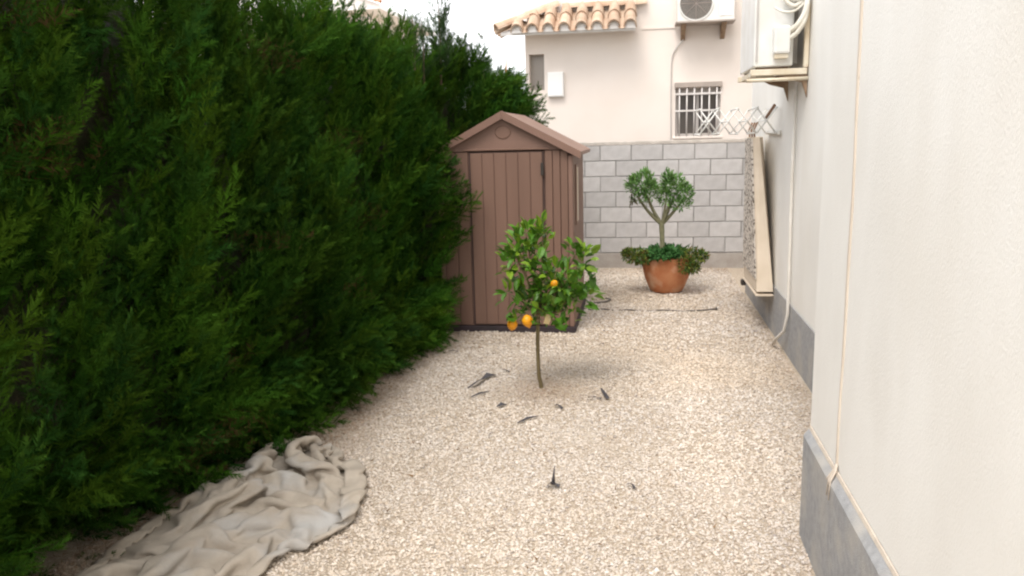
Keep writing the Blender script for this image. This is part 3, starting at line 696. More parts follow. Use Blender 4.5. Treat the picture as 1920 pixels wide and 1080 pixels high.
a2 = q.uniform(0, 6.28, nl2); l2 = q.uniform(.012, .034, nl2); d2 = np.stack([np.cos(a2) * l2, np.sin(a2) * l2, q.uniform(.0, .012, nl2)], 1); w2 = np.stack([-np.sin(a2), np.cos(a2), q.normal(0, .5, nl2)], 1) * .0042
p2 = np.stack([x2, y2, q.uniform(.010, .018, nl2)], 1); V = np.concatenate([V, np.stack([p2 - w2, p2 + w2, p2 + d2], 1).reshape(-1, 3)]); nl = nl + nl2
li = tri_mesh('needle_litter', V, np.arange(nl * 3).reshape(-1, 3), M['straw'], tint=np.repeat(np.array([.19, .115, .055]) * q.uniform(.5, 1.3, (nl, 1)), 3, 0)); li['kind'] = 'stuff'
li['label'] = 'brown conifer needle litter and dry flecks strewn from the hedge foot over the gravel'

# ------------------------------------------------------------------ leaf helper (kite-shaped blade folded on its midrib)
def leaves(specs, q, wid=.42, fold=.18, curl=.25):
    """specs: (base, direction, length, tint) -> triangles"""
    Vs = []; Fs = []; Cs = []; o = 0
    for (b, d, l_, c_) in specs:
        d = np.array(d, float); d /= np.linalg.norm(d); up = np.array([0, 0, 1.0]) + q.normal(0, .45, 3)
        s = np.cross(d, up); s /= np.linalg.norm(s); n_ = np.cross(s, d); w_ = l_ * wid * .5 * q.uniform(.85, 1.15); b = np.array(b)
        m1 = b + d * l_ * .3 + n_ * l_ * .03; m2 = b + d * l_ * .68 - n_ * l_ * curl * .15; tip = b + d * l_ - n_ * l_ * curl * .55
        e = n_ * w_ * fold * 2
        pts = [b, m1, m2, tip, m1 + s * w_ * .9 + e, m2 + s * w_ * .85 + e, m1 - s * w_ * .9 + e, m2 - s * w_ * .85 + e]
        Vs += pts; Fs += [(o, 1 + o, 4 + o), (1 + o, 2 + o, 5 + o), (1 + o, 5 + o, 4 + o), (2 + o, 3 + o, 5 + o), (o, 6 + o, 1 + o), (1 + o, 6 + o, 7 + o), (1 + o, 7 + o, 2 + o), (2 + o, 7 + o, 3 + o)]
        Cs += [c_] * 8; o += 8
    return np.array(Vs), np.array(Fs), np.array(Cs)

# ------------------------------------------------------------------ lemon tree
lt = thing('lemon_tree', 'small young lemon tree with three yellow-orange fruits growing in the gravel before the shed', 'tree', (-.686, 5.42, 0))
TX, TY = -.686, 5.42
MB().tube(spline([(TX, TY, -.03), (TX - .004, TY, .03), (TX - .016, TY, .10), (TX - .02, TY, .28), (TX - .018, TY, .42), (TX - .012, TY, .54)]), [.019] + [.015] * 12 + [.0135] * 18, 9).build('trunk', M['green_bark'], lt)
clus = [(-.80, 5.42, .98, .12, .10, 56), (-.84, 5.38, .90, .10, .09, 30), (-.715, 5.44, .97, .07, .10, 22), (-.655, 5.40, 1.10, .045, .085, 18), (-.78, 5.45, 1.10, .05, .05, 13), (-.41, 5.46, .97, .085, .055, 28), (-.41, 5.42, .88, .05, .07, 14),
        (-.60, 5.38, .80, .13, .10, 52), (-.47, 5.36, .76, .13, .10, 50), (-.40, 5.42, .66, .10, .07, 30), (-.55, 5.42, .62, .14, .08, 44), (-.72, 5.36, .64, .12, .09, 34), (-.86, 5.40, .66, .075, .10, 24), (-.78, 5.40, .56, .10, .06, 22),
        (-.64, 5.42, .52, .10, .05, 22), (-.48, 5.42, .54, .07, .07, 18), (-.335, 5.40, .68, .05, .04, 9), (-.62, 5.5, .68, .12, .10, 26), (-.66, 5.40, .86, .07, .06, 10)]
fork = Vector((TX - .012, TY, .53)); specs = []
qq = np.random.default_rng(5)
brs = MB()
for (cx, cy, cz, sx, sz, k) in clus:
    c0 = Vector((cx, cy, cz)); mid = fork.lerp(c0, .5) + Vector((qq.normal(0, .02), qq.normal(0, .02), .015))
    path = spline([fork, mid, c0 + Vector((0, 0, sz * .5))], 5)
    MB().tube(path, list(np.linspace(.0085, .003, len(path))), 6).build('branch', M['green_bark'], lt)
    for _ in range(int(k * 1.25)):
        p = np.array([cx, cy, cz]) + np.clip(qq.normal(0, .55, 3), -1, 1) * np.array([sx, sx * .9, sz])
        d = (p - np.array([cx, cy, cz - .05])) / np.array([sx, sx, sz]) + qq.normal(0, .45, 3) + np.array([0, -.15, -.08])
        young = qq.uniform() < (.34 if cz > .8 else .20)
        cc = np.array([.175, .290, .022]) * qq.uniform(.8, 1.25) if young else np.array([.070, .175, .014]) * qq.uniform(.65, 1.5)
        specs.append((p, d, qq.uniform(.06, .105), np.clip(cc, 0, 1)))
for (p0, d0) in (((-.655, 5.40, 1.13), (.15, 0, 1)), ((-.67, 5.41, 1.12), (-.3, -.1, 1)), ((-.64, 5.40, 1.10), (.6, -.2, .8)), ((-.76, 5.45, 1.12), (-.3, 0, 1)), ((-.775, 5.45, 1.10), (-.7, 0, .7)), ((-.31, 5.4, .67), (1, -.2, -.15)), ((-.33, 5.4, .69), (1, -.3, .2))):
    specs.append((p0, d0, .085, np.array([.12, .23, .022])))
V, F, Ct = leaves(specs, qq, .50)
cr = tri_mesh('crown', V, F, M['lemon_leaf'], lt, Ct); cr['kind'] = 'stuff'
def lemon_mesh():
    prof = [(0.0005, -.052), (.006, -.049), (.013, -.041), (.025, -.031), (.034, -.014), (.036, .002), (.032, .018), (.022, .031), (.010, .038), (.0005, .040)]
    mb = MB(); mb.lathe(prof, 18); return mb
lem0 = lemon_mesh().mesh('lemon'); lem0.materials.append(M['lemon'])
for (p, rot, s) in (((-.868, 5.33, .482), (.25, .2, 0), 1.0), ((-.760, 5.31, .515), (-.2, -.15, 1), 1.06), ((-.570, 5.31, .775), (.3, .9, 0), .68)):
    o = bpy.data.objects.new('lemon', lem0); o.location = p; o.rotation_euler = rot; o.scale = (s, s, s); link(o, lt)
    MB().tube([(p[0], p[1], p[2] + .036 * s), (p[0] + .01, p[1] + .015, p[2] + .075)], .003, 5).build('fruit_stalk', M['green_bark'], lt)
mb = MB(); mb.box(-.021, .021, -.0012, .0012, -.034, .034, M=Matrix.Translation((-.618, 5.30, .528)) @ Matrix.Rotation(.32, 4, 'Y') @ Matrix.Rotation(.5, 4, 'Z')); mb.build('plant_label', M['tagm'], lt)

# ------------------------------------------------------------------ terracotta pot and its plants
PX, PY = .300, 9.02
pot = thing('terracotta_pot', 'big round terracotta pot with pale bloom standing before the block wall', 'pot', (PX, PY, 0))
prof = [(.005, .012), (.165, .010), (.178, .022), (.205, .075), (.240, .16), (.262, .25), (.274, .31), (.277, .345), (.279, .352), (.283, .362), (.284, .395), (.278, .408), (.268, .412), (.255, .405), (.250, .36), (.248, .34)]
MB().lathe(prof, 48, (PX, PY, 0), .004).build('body', M['pot'], pot)
mb = MB(); mb.add([(PX + .250 * math.cos(a), PY + .250 * math.sin(a), .36) for a in np.linspace(0, 2 * math.pi, 30, endpoint=False)], [tuple(range(30))]); mb.build('soil', M['soil'], pot)
st = thing('succulent_shrub', 'small forked shrub with two round leafy heads growing in the terracotta pot', 'shrub', (PX - .05, PY, .37))
tx = PX - .055
MB().tube(spline([(tx, PY, .34), (tx + .004, PY, .55), (tx, PY, .68), (tx - .004, PY, .775)]), [.030] * 6 + [.028] * 6 + [.030] * 7, 10).build('trunk', M['pale_bark'], st)
heads = [(.03, 9.0, 1.21, .15, .13), (-.075, 9.0, 1.19, .085, .10), (.12, 8.97, 1.12, .10, .12), (.375, 9.02, 1.17, .14, .14), (.475, 8.98, 1.09, .11, .12), (.30, 8.97, 1.23, .07, .13), (.27, 8.94, 1.06, .07, .10), (.43, 8.97, .98, .12, .07)]
hv_ = []
for (bx, bz, r0) in ((-.03, 1.08, .021), (.09, 1.06, .017), (.05, 1.14, .013), (.33, 1.03, .019), (.44, .99, .020), (.29, 1.08, .015), (.38, 1.1, .013)):
    f_ = (tx - .002, PY, .76)
    MB().tube(spline([f_, (tx + (bx - tx) * .55, PY + rnd.uniform(-.03, .03), .83 + (bz - .83) * .30), (bx, PY - .02 + rnd.uniform(-.04, .04), bz)], 6), list(np.linspace(r0 + .004, r0 * .55, 13)), 7).build('branch', M['pale_bark'], st)
V, F, Ct = leaves([((-.09 + qq.normal(0, .018), 8.98 + qq.normal(0, .02), 1.06 + qq.normal(0, .025)), (qq.normal(0, .3), qq.normal(0, .3), -1), qq.uniform(.05, .08), np.array([.13, .115, .075]) * qq.uniform(.6, 1.4)) for _ in range(16)], qq, .3)
o = tri_mesh('dry_leaves', V, F, M['leaf'], st, Ct); o['kind'] = 'stuff'
for hi in range(2):
    specs = []
    for (cx, cy, cz, sx, sz) in ((heads[:3] + [(.0, 8.98, 1.05, .09, .06), (.06, 9.0, 1.33, .05, .04)]) if hi == 0 else heads[3:]):
        for _ in range(int(2700 * sx * sz * 10)):
            u = qq.normal(0, 1, 3); u /= np.linalg.norm(u); u = u * qq.uniform(.55, 1.0)
            if u[2] < -.6: continue
            p = np.array([cx, cy, cz]) + u * np.array([sx, sx, sz])
            d = u + np.array([0, 0, .5]) + qq.normal(0, .35, 3)
            cc = np.array([.125, .245, .070]) * qq.uniform(.55, 1.5) + np.array([.03, .03, 0]) * (qq.uniform() < .25)
            specs.append((p, d, qq.uniform(.032, .06), cc))
    V, F, Ct = leaves(specs, qq, .34)
    o = tri_mesh('leafy_head', V, F, M['leaf'], st, Ct); o['kind'] = 'stuff'
tp = thing('trailing_plant', 'low dense plant spilling over the rim of the terracotta pot on both sides', 'plant', (PX, PY, .38))
for ci, (blobs) in enumerate(([(-.04, 8.94, .42, .15, .085), (.04, 8.84, .41, .11, .075), (-.125, 8.98, .45, .07, .045)], [(.56, 8.94, .41, .16, .10), (.50, 8.80, .35, .12, .10), (.67, 9.0, .41, .09, .06), (.58, 8.86, .30, .08, .06)], [(.25, 8.90, .435, .20, .035), (.33, 8.85, .45, .12, .05), (.30, 9.1, .44, .22, .06)])):
    specs = []
    for (cx, cy, cz, sx, sz) in blobs:
        for _ in range(int(1700 * sx * 2.2)):
            u = qq.normal(0, 1, 3); u /= np.linalg.norm(u); u *= qq.uniform(.5, 1.0)
            p = np.array([cx, cy, cz]) + u * np.array([sx, sx, sz]); d = u + np.array([0, -.1, .15]) + qq.normal(0, .45, 3)
            k = qq.uniform()
            cc = (np.array([.15, .19, .028]) if k < .5 else np.array([.17, .115, .032]) if k < .66 else np.array([.065, .145, .03])) * qq.uniform(.6, 1.3)
            if ci == 2: cc = np.array([.06, .17, .045]) * qq.uniform(.6, 1.3)
            specs.append((p, d, qq.uniform(.025, .045) * (1.5 if ci == 2 else 1), cc))
    V, F, Ct = leaves(specs, qq, .4)
    o = tri_mesh('leaf_clump', V, F, M['leaf'], tp, Ct); o['kind'] = 'stuff'
spear = mat('spear_leaf_green', (.05, .12, .03), (.08, .15, .03), 12, .6)
for (x0, dx, dz, ln) in ((.42, .55, .5, .19), (.38, .4, .6, .15), (.40, .75, .35, .15), (.16, -.3, .7, .12), (.02, -.1, .6, .12)):
    b = Vector((x0, 8.90, .44)); d = Vector((dx, -.05, dz)).normalized(); s_ = Vector((-d.z, 0, d.x)) * .012
    mb = MB(); mb.add([b - s_, b + s_, b + d * ln * .5 + s_ * .9 + Vector((0, 0, .01)), b + d * ln * .5 - s_ * .9 + Vector((0, 0, .01)), b + d * ln, b + d * ln * .5 + Vector((0, .008, 0)), b + Vector((0, .008, 0))],
           [(0, 6, 5, 3), (6, 1, 2, 5), (3, 5, 4), (5, 2, 4)])
    mb.build('spear_leaf', spear, tp)

# dust sheet vertices, millimetres from (-2.0, 3.2, 0), 84 rows of 40
NV, NU = 84, 40
CLOTH = [
-500, -1050, 12, -461, -1078, 11, -440, -1077, 48, -445, -1050, 12, -433, -1049, 61, -387, -1047, 56, -389, -1050, 12, -367, -1039, 48, -366, -1018, 10, -334, -1050, 12, -318, -1007, 11, -283, -1006, 24, -278, -1050, 12, -236, -1045, 22, -215, -1006, 15,
-223, -1050, 12, -180, -1055, 12, -187, -1012, 18, -168, -1050, 12, -134, -1034, 44, -113, -1004, 22, -112, -1050, 12, -81, -1065, 43, -72, -1024, 34, -57, -1050, 12, -51, -1066, 53, -5, -1062, 55, -2, -1050, 12, 43, -1059, 13, 46, -1050, 56,
54, -1050, 12, 97, -1043, 11, 125, -1009, 20, 109, -1050, 12, 155, -1037, 12, 195, -1019, 17, 165, -1050, 12, 193, -1085, 20, 236, -1093, 10, 220, -1050, 12, -472, -1037, 31, -436, -1048, 5, -409, -1064, 38, -459, -1068, 43, -434, -1034, 51,
-416, -1062, 62, -373, -1067, 48, -333, -1046, 41, -383, -1030, 43, -352, -1009, 15, -331, -991, 44, -319, -1030, 29, -286, -1046, 52, -261, -1024, 18, -229, -1016, 46, -220, -1057, 47, -176, -1050, 46, -162, -1010, 52, -166, -1013, 9, -143, -1005, 44,
-110, -1013, 59, -94, -1011, 16, -77, -1015, 57, -31, -1020, 63, -60, -1003, 33, -26, -1025, 18, -9, -1020, 60, 10, -1015, 21, 10, -1061, 18, 47, -1037, 25, 78, -1061, 38, 80, -1019, 23, 115, -1028, 48, 134, -1025, 10, 153, -1035, 47,
197, -1030, 52, 200, -1032, 11, 214, -1056, 43, 252, -1078, 54, 256, -1070, 9, -481, -1013, 10, -436, -1018, 16, -404, -1028, 42, -455, -1013, 39, -451, -1015, 84, -414, -1027, 66, -377, -1050, 79, -336, -1031, 77, -378, -1010, 66, -357, -977, 33,
-351, -1004, 64, -311, -1004, 54, -278, -1020, 71, -265, -993, 32, -253, -1019, 70, -215, -1034, 75, -178, -1016, 66, -204, -995, 34, -163, -989, 44, -134, -961, 29, -97, -976, 26, -86, -999, 66, -63, -971, 40, -24, -981, 56, -38, -971, 16,
-2, -999, 10, -3, -985, 56, 19, -1019, 59, 29, -1026, 13, 38, -1030, 59, 78, -1044, 74, 101, -1010, 61, 132, -987, 34, 138, -1027, 54, 160, -993, 33, 203, -994, 20, 218, -1033, 44, 249, -1050, 20, 272, -1045, 57, 290, -1058, 19,
-467, -980, 12, -435, -989, 37, -401, -1014, 16, -424, -998, 55, -447, -976, 82, -423, -1016, 94, -383, -1034, 110, -341, -1017, 114, -368, -983, 99, -346, -951, 73, -328, -986, 93, -291, -1003, 84, -286, -989, 45, -251, -963, 53, -245, -999, 36,
-212, -992, 66, -178, -976, 88, -191, -951, 52, -149, -946, 41, -124, -976, 67, -100, -944, 49, -93, -975, 86, -50, -982, 73, -30, -948, 53, -14, -948, 8, 27, -977, 10, 27, -967, 55, 48, -999, 59, 51, -997, 13, 71, -1008, 51,
89, -1010, 94, 133, -1003, 87, 158, -971, 65, 158, -1011, 90, 194, -984, 75, 227, -1002, 56, 232, -987, 13, 272, -1008, 10, 313, -1025, 13, 294, -1016, 55, -463, -947, 23, -418, -960, 25, -381, -984, 26, -397, -985, 69, -422, -958, 94,
-423, -988, 124, -391, -1008, 149, -358, -980, 133, -319, -974, 123, -327, -928, 114, -295, -960, 115, -268, -972, 83, -292, -953, 50, -256, -958, 18, -225, -973, 51, -233, -979, 96, -204, -951, 79, -182, -916, 63, -138, -926, 69, -123, -960, 98,
-100, -922, 84, -65, -950, 76, -26, -966, 99, 5, -948, 70, 8, -962, 33, 46, -943, 8, 57, -946, 53, 79, -978, 58, 76, -969, 14, 101, -987, 44, 106, -979, 89, 141, -987, 116, 167, -955, 95, 183, -994, 115, 223, -999, 90,
223, -960, 66, 257, -972, 39, 291, -969, 10, 331, -990, 12, 308, -980, 52, -434, -935, 40, -403, -937, 10, -369, -951, 31, -409, -958, 50, -385, -967, 86, -402, -960, 128, -387, -978, 166, -342, -977, 165, -301, -965, 150, -310, -921, 148,
-297, -928, 104, -255, -939, 90, -277, -920, 53, -244, -924, 22, -221, -931, 61, -230, -936, 104, -189, -933, 127, -161, -898, 119, -118, -902, 112, -97, -932, 142, -61, -914, 119, -34, -947, 117, -40, -940, 72, -5, -916, 59, 4, -932, 21,
42, -928, 40, 87, -925, 52, 109, -961, 58, 96, -941, 18, 131, -963, 40, 143, -960, 84, 136, -955, 130, 180, -942, 127, 211, -975, 132, 227, -961, 90, 265, -960, 66, 264, -938, 26, 301, -959, 45, 336, -951, 16, 333, -942, 69,
-434, -910, 12, -390, -901, 14, -403, -936, 40, -378, -935, 76, -404, -935, 111, -359, -936, 117, -344, -947, 156, -331, -932, 197, -288, -930, 187, -267, -916, 150, -280, -896, 112, -242, -908, 94, -262, -887, 60, -233, -886, 26, -221, -886, 70,
-223, -882, 116, -182, -887, 127, -149, -881, 161, -111, -905, 161, -76, -902, 135, -36, -919, 148, -12, -920, 108, -30, -909, 68, -15, -910, 21, 30, -908, 29, 37, -922, 74, 79, -926, 87, 121, -930, 67, 114, -911, 28, 153, -935, 39,
155, -928, 85, 161, -923, 130, 180, -930, 170, 215, -934, 137, 254, -935, 114, 265, -919, 73, 298, -905, 46, 283, -930, 13, 314, -923, 46, 356, -917, 60, -448, -880, 13, -412, -882, 38, -428, -915, 61, -385, -896, 73, -353, -916, 101,
-360, -884, 134, -320, -894, 141, -328, -880, 183, -297, -883, 149, -254, -878, 165, -266, -864, 121, -272, -891, 86, -242, -861, 73, -236, -850, 29, -218, -849, 69, -213, -844, 115, -170, -853, 119, -127, -854, 129, -94, -879, 119, -59, -866, 145,
-16, -878, 147, 2, -885, 107, -1, -888, 62, -7, -877, 18, 34, -878, 40, 45, -887, 82, 89, -894, 92, 132, -897, 78, 134, -880, 36, 173, -901, 41, 188, -910, 83, 200, -919, 125, 198, -900, 168, 239, -917, 157, 264, -902, 121,
292, -896, 86, 264, -896, 52, 282, -894, 11, 325, -903, 16, 339, -886, 56, -438, -839, 10, -447, -865, 46, -406, -883, 64, -399, -884, 109, -361, -887, 80, -329, -881, 108, -305, -860, 136, -338, -851, 166, -293, -850, 157, -248, -843, 152,
-239, -887, 135, -249, -861, 100, -270, -833, 72, -228, -820, 63, -183, -805, 64, -190, -849, 55, -151, -829, 59, -123, -863, 63, -80, -850, 74, -41, -851, 109, -2, -847, 141, -17, -857, 100, -28, -866, 58, -6, -844, 28, 31, -848, 55,
74, -870, 64, 100, -860, 100, 143, -863, 89, 155, -850, 47, 188, -873, 64, 162, -889, 100, 178, -892, 141, 216, -870, 136, 259, -881, 145, 241, -868, 101, 273, -839, 83, 262, -843, 40, 290, -846, 7, 338, -853, 10, 300, -859, 35,
-401, -840, 12, -425, -863, 10, -426, -849, 56, -398, -841, 85, -355, -838, 94, -361, -847, 136, -328, -830, 111, -306, -829, 148, -281, -831, 187, -248, -863, 185, -220, -858, 148, -240, -827, 122, -230, -811, 82, -226, -776, 52, -202, -799, 22,
-166, -813, 46, -140, -839, 20, -103, -835, 45, -90, -822, 94, -46, -814, 113, 2, -813, 126, -3, -828, 83, -28, -834, 44, 17, -824, 51, 49, -850, 26, 84, -838, 52, 104, -826, 93, 134, -841, 64, 173, -820, 60, 195, -849, 88,
156, -852, 111, 178, -850, 151, 216, -847, 179, 239, -828, 144, 221, -822, 104, 237, -811, 61, 266, -794, 31, 303, -799, 8, 337, -822, 27, 298, -831, 12, -437, -813, 10, -397, -832, 22, -403, -810, 58, -375, -844, 42, -397, -821, 76,
-378, -803, 112, -340, -782, 128, -300, -786, 150, -273, -826, 151, -244, -828, 186, -204, -830, 166, -213, -806, 125, -194, -809, 87, -198, -765, 80, -169, -788, 54, -167, -786, 10, -121, -791, 15, -109, -784, 57, -68, -801, 65, -31, -794, 88,
9, -780, 111, -13, -798, 73, -20, -803, 30, 21, -810, 16, 65, -824, 9, 83, -803, 43, 109, -791, 79, 130, -814, 43, 148, -821, 82, 191, -815, 100, 151, -818, 119, 184, -814, 154, 211, -814, 190, 209, -808, 147, 228, -789, 109,
253, -780, 74, 295, -778, 57, 332, -776, 32, 311, -808, 59, 330, -842, 36, -416, -781, 18, -380, -803, 7, -422, -806, 34, -375, -810, 31, -384, -793, 73, -345, -818, 89, -310, -795, 100, -274, -780, 123, -245, -809, 142, -237, -793, 183,
-191, -799, 185, -162, -795, 149, -143, -796, 109, -143, -770, 73, -167, -732, 66, -146, -730, 23, -108, -745, 10, -83, -752, 45, -49, -772, 67, -40, -770, 112, -4, -751, 99, -14, -764, 57, 2, -776, 18, 39, -791, 39, 73, -791, 10,
114, -794, 28, 111, -762, 60, 149, -785, 55, 144, -792, 99, 187, -779, 107, 150, -786, 132, 159, -794, 174, 200, -786, 160, 242, -776, 142, 283, -795, 143, 303, -777, 107, 330, -803, 89, 365, -791, 61, 336, -799, 32, 364, -828, 41,
-368, -770, 12, -408, -770, 29, -363, -785, 26, -355, -767, 61, -347, -811, 40, -320, -839, 65, -285, -824, 89, -251, -808, 115, -217, -787, 140, -225, -760, 173, -173, -757, 189, -158, -759, 146, -118, -769, 125, -111, -746, 88, -133, -743, 51,
-127, -699, 35, -98, -732, 38, -54, -737, 33, -69, -744, 75, -54, -737, 117, -28, -740, 81, -8, -736, 40, 24, -749, 13, 52, -758, 47, 85, -757, 15, 129, -766, 12, 137, -740, 47, 168, -760, 74, 137, -756, 104, 180, -744, 112,
147, -748, 142, 173, -754, 178, 215, -763, 191, 257, -760, 176, 296, -762, 153, 331, -762, 124, 319, -771, 81, 356, -757, 61, 363, -776, 17, 392, -803, 40, -400, -731, 21, -382, -735, 61, -344, -748, 41, -312, -774, 56, -325, -810, 67,
-298, -825, 36, -274, -802, 66, -253, -777, 97, -213, -760, 119, -216, -731, 155, -180, -717, 176, -141, -725, 156, -110, -727, 123, -146, -709, 102, -107, -721, 82, -95, -692, 56, -95, -707, 13, -78, -718, 53, -39, -729, 64, -39, -707, 104,
1, -725, 90, 16, -710, 51, 41, -719, 14, 64, -725, 52, 97, -724, 20, 140, -732, 10, 171, -732, 42, 184, -731, 84, 140, -722, 92, 175, -709, 117, 146, -715, 151, 188, -721, 165, 228, -719, 188, 249, -718, 146, 277, -730, 114,
296, -754, 81, 335, -736, 61, 340, -755, 21, 388, -751, 23, 416, -774, 47, -379, -700, 16, -359, -709, 60, -321, -733, 63, -314, -766, 95, -295, -790, 63, -289, -792, 18, -251, -785, 39, -238, -756, 71, -231, -730, 108, -188, -740, 118,
-153, -717, 135, -144, -675, 143, -104, -669, 134, -100, -697, 93, -145, -695, 81, -134, -678, 44, -87, -680, 37, -63, -716, 21, -59, -702, 65, -16, -708, 78, 22, -698, 102, 44, -693, 63, 49, -684, 19, 74, -691, 56, 113, -695, 35,
149, -695, 10, 170, -692, 47, 189, -697, 88, 146, -686, 77, 145, -690, 122, 156, -672, 165, 203, -673, 181, 202, -702, 143, 210, -735, 114, 238, -750, 81, 274, -747, 50, 316, -736, 28, 360, -728, 10, 384, -730, 55, 430, -730, 41,
-334, -700, 12, -313, -716, 56, -298, -713, 99, -274, -748, 98, -264, -765, 57, -282, -758, 12, -237, -757, 22, -242, -727, 55, -205, -734, 81, -172, -714, 102, -171, -685, 137, -144, -657, 110, -106, -643, 108, -124, -681, 113, -135, -661, 77,
-98, -664, 50, -80, -666, 9, -61, -687, 43, -24, -707, 55, -16, -669, 78, 21, -663, 103, 37, -660, 59, 59, -649, 23, 91, -680, 27, 127, -663, 48, 166, -668, 24, 203, -689, 36, 198, -666, 75, 152, -651, 85, 136, -653, 127,
168, -638, 159, 186, -682, 147, 223, -684, 121, 204, -711, 91, 237, -720, 61, 283, -712, 53, 310, -705, 11, 348, -710, 45, 392, -694, 56, 433, -695, 37, -332, -679, 64, -297, -687, 71, -265, -699, 93, -266, -733, 66, -305, -755, 54,
-267, -742, 37, -229, -722, 17, -207, -716, 55, -228, -707, 95, -196, -672, 106, -164, -645, 111, -149, -630, 154, -105, -630, 149, -83, -652, 106, -95, -649, 63, -103, -638, 21, -70, -658, 43, -42, -677, 15, -1, -694, 31, 12, -660, 61,
20, -628, 92, 62, -643, 77, 82, -628, 40, 102, -654, 10, 146, -655, 16, 181, -639, 38, 230, -656, 31, 197, -637, 58, 179, -632, 98, 137, -620, 107, 178, -638, 118, 214, -640, 146, 200, -647, 104, 234, -675, 98, 266, -686, 69,
282, -685, 27, 330, -689, 39, 365, -700, 13, 385, -664, 34, 427, -654, 44, -316, -646, 50, -279, -645, 63, -255, -677, 55, -285, -704, 42, -322, -730, 29, -284, -731, 10, -258, -713, 41, -236, -693, 80, -211, -660, 95, -217, -645, 139,
-181, -619, 145, -145, -591, 142, -102, -596, 130, -82, -617, 93, -62, -630, 58, -82, -609, 22, -47, -635, 42, -18, -651, 11, -24, -670, 51, -2, -633, 43, 37, -633, 62, 75, -611, 72, 118, -628, 54, 114, -613, 10, 155, -617, 25,
197, -619, 9, 238, -621, 26, 218, -608, 64, 177, -594, 80, 152, -580, 115, 178, -596, 147, 222, -591, 134, 225, -616, 90, 259, -642, 104, 252, -655, 59, 296, -663, 50, 326, -657, 18, 370, -663, 9, 413, -659, 19, 402, -639, 33,
-301, -630, 12, -267, -628, 38, -275, -663, 29, -309, -681, 41, -325, -695, 11, -281, -694, 8, -240, -685, 27, -225, -662, 66, -247, -655, 107, -225, -619, 119, -186, -597, 115, -150, -577, 114, -129, -616, 116, -112, -637, 82, -95, -613, 50,
-52, -598, 43, -56, -625, 8, -18, -620, 31, -37, -643, 68, 1, -624, 78, 29, -605, 45, 74, -596, 40, 113, -595, 64, 118, -579, 19, 159, -581, 17, 203, -584, 10, 247, -584, 24, 208, -576, 48, 181, -558, 78, 169, -550, 121,
199, -566, 151, 216, -564, 102, 245, -599, 117, 273, -610, 82, 261, -621, 40, 298, -638, 22, 336, -640, 48, 375, -635, 28, 422, -629, 7, 376, -611, 12, -286, -619, 52, -297, -610, 24, -315, -644, 25, -353, -660, 43, -327, -660, 8,
-281, -654, 9, -237, -651, 15, -252, -634, 53, -267, -621, 95, -229, -597, 88, -187, -579, 80, -149, -578, 74, -157, -611, 96, -130, -620, 57, -100, -603, 83, -91, -589, 38, -52, -590, 10, -24, -590, 48, -52, -614, 80, -11, -596, 72,
26, -572, 60, 68, -558, 46, 98, -574, 29, 121, -567, 67, 165, -562, 52, 206, -553, 38, 244, -551, 12, 231, -545, 55, 203, -526, 85, 193, -513, 130, 234, -532, 142, 258, -547, 102, 279, -586, 109, 248, -582, 73, 278, -590, 40,
312, -605, 15, 350, -601, 48, 401, -598, 57, 416, -580, 20, 415, -621, 29, -295, -580, 41, -266, -601, 52, -310, -607, 57, -350, -626, 47, -331, -621, 6, -275, -622, 6, -236, -616, 13, -229, -607, 55, -254, -587, 87, -224, -587, 122,
-187, -562, 111, -140, -553, 98, -124, -596, 94, -139, -585, 50, -104, -570, 77, -80, -557, 45, -51, -557, 9, -54, -571, 53, -39, -582, 97, 6, -600, 109, 37, -570, 101, 63, -592, 77, 96, -562, 68, 127, -528, 60, 153, -541, 23,
196, -524, 28, 239, -515, 10, 247, -511, 55, 238, -506, 100, 211, -483, 130, 247, -511, 119, 285, -532, 129, 304, -555, 96, 303, -579, 57, 304, -542, 31, 343, -553, 11, 378, -580, 9, 376, -571, 57, 419, -575, 58, 445, -609, 46,
-268, -560, 12, -265, -596, 24, -314, -590, 25, -361, -589, 37, -327, -589, 6, -279, -579, 6, -234, -580, 9, -215, -573, 51, -239, -550, 83, -211, -546, 118, -178, -548, 149, -133, -556, 145, -116, -558, 99, -135, -546, 61, -94, -541, 59,
-51, -544, 60, -24, -536, 23, -19, -565, 59, -18, -556, 109, 14, -576, 133, 58, -583, 127, 82, -566, 91, 71, -530, 63, 104, -518, 28, 150, -502, 24, 192, -489, 10, 236, -480, 11, 250, -477, 52, 215, -474, 81, 231, -451, 117,
272, -467, 130, 283, -492, 94, 302, -519, 63, 327, -551, 83, 335, -520, 51, 372, -535, 29, 406, -556, 9, 403, -540, 49, 431, -561, 27, 446, -576, 65, -238, -548, 39, -273, -561, 43, -310, -554, 26, -352, -556, 49, -327, -547, 10,
-282, -543, 8, -230, -538, 12, -199, -535, 49, -224, -515, 82, -205, -503, 121, -166, -511, 144, -122, -522, 148, -123, -518, 102, -117, -512, 57, -89, -530, 24, -63, -512, 57, -22, -512, 49, -24, -540, 82, 15, -554, 78, 47, -548, 110,
71, -535, 144, 99, -521, 110, 94, -486, 77, 103, -474, 35, 146, -464, 24, 190, -456, 23, 232, -444, 12, 216, -451, 54, 253, -463, 75, 257, -425, 95, 295, -442, 113, 296, -465, 74, 307, -502, 97, 343, -528, 104, 359, -505, 69,
390, -525, 58, 396, -524, 10, 420, -507, 43, 455, -536, 30, 429, -546, 70, -251, -520, 56, -264, -540, 27, -299, -542, 54, -338, -523, 57, -324, -510, 13, -279, -511, 24, -229, -502, 9, -228, -516, 54, -191, -506, 66, -168, -504, 104,
-154, -478, 141, -110, -489, 146, -103, -490, 100, -83, -497, 61, -76, -496, 14, -38, -496, 37, -12, -486, 73, 4, -529, 63, 7, -529, 108, 45, -508, 101, 61, -497, 141, 86, -481, 105, 125, -470, 85, 104, -445, 54, 147, -435, 43,
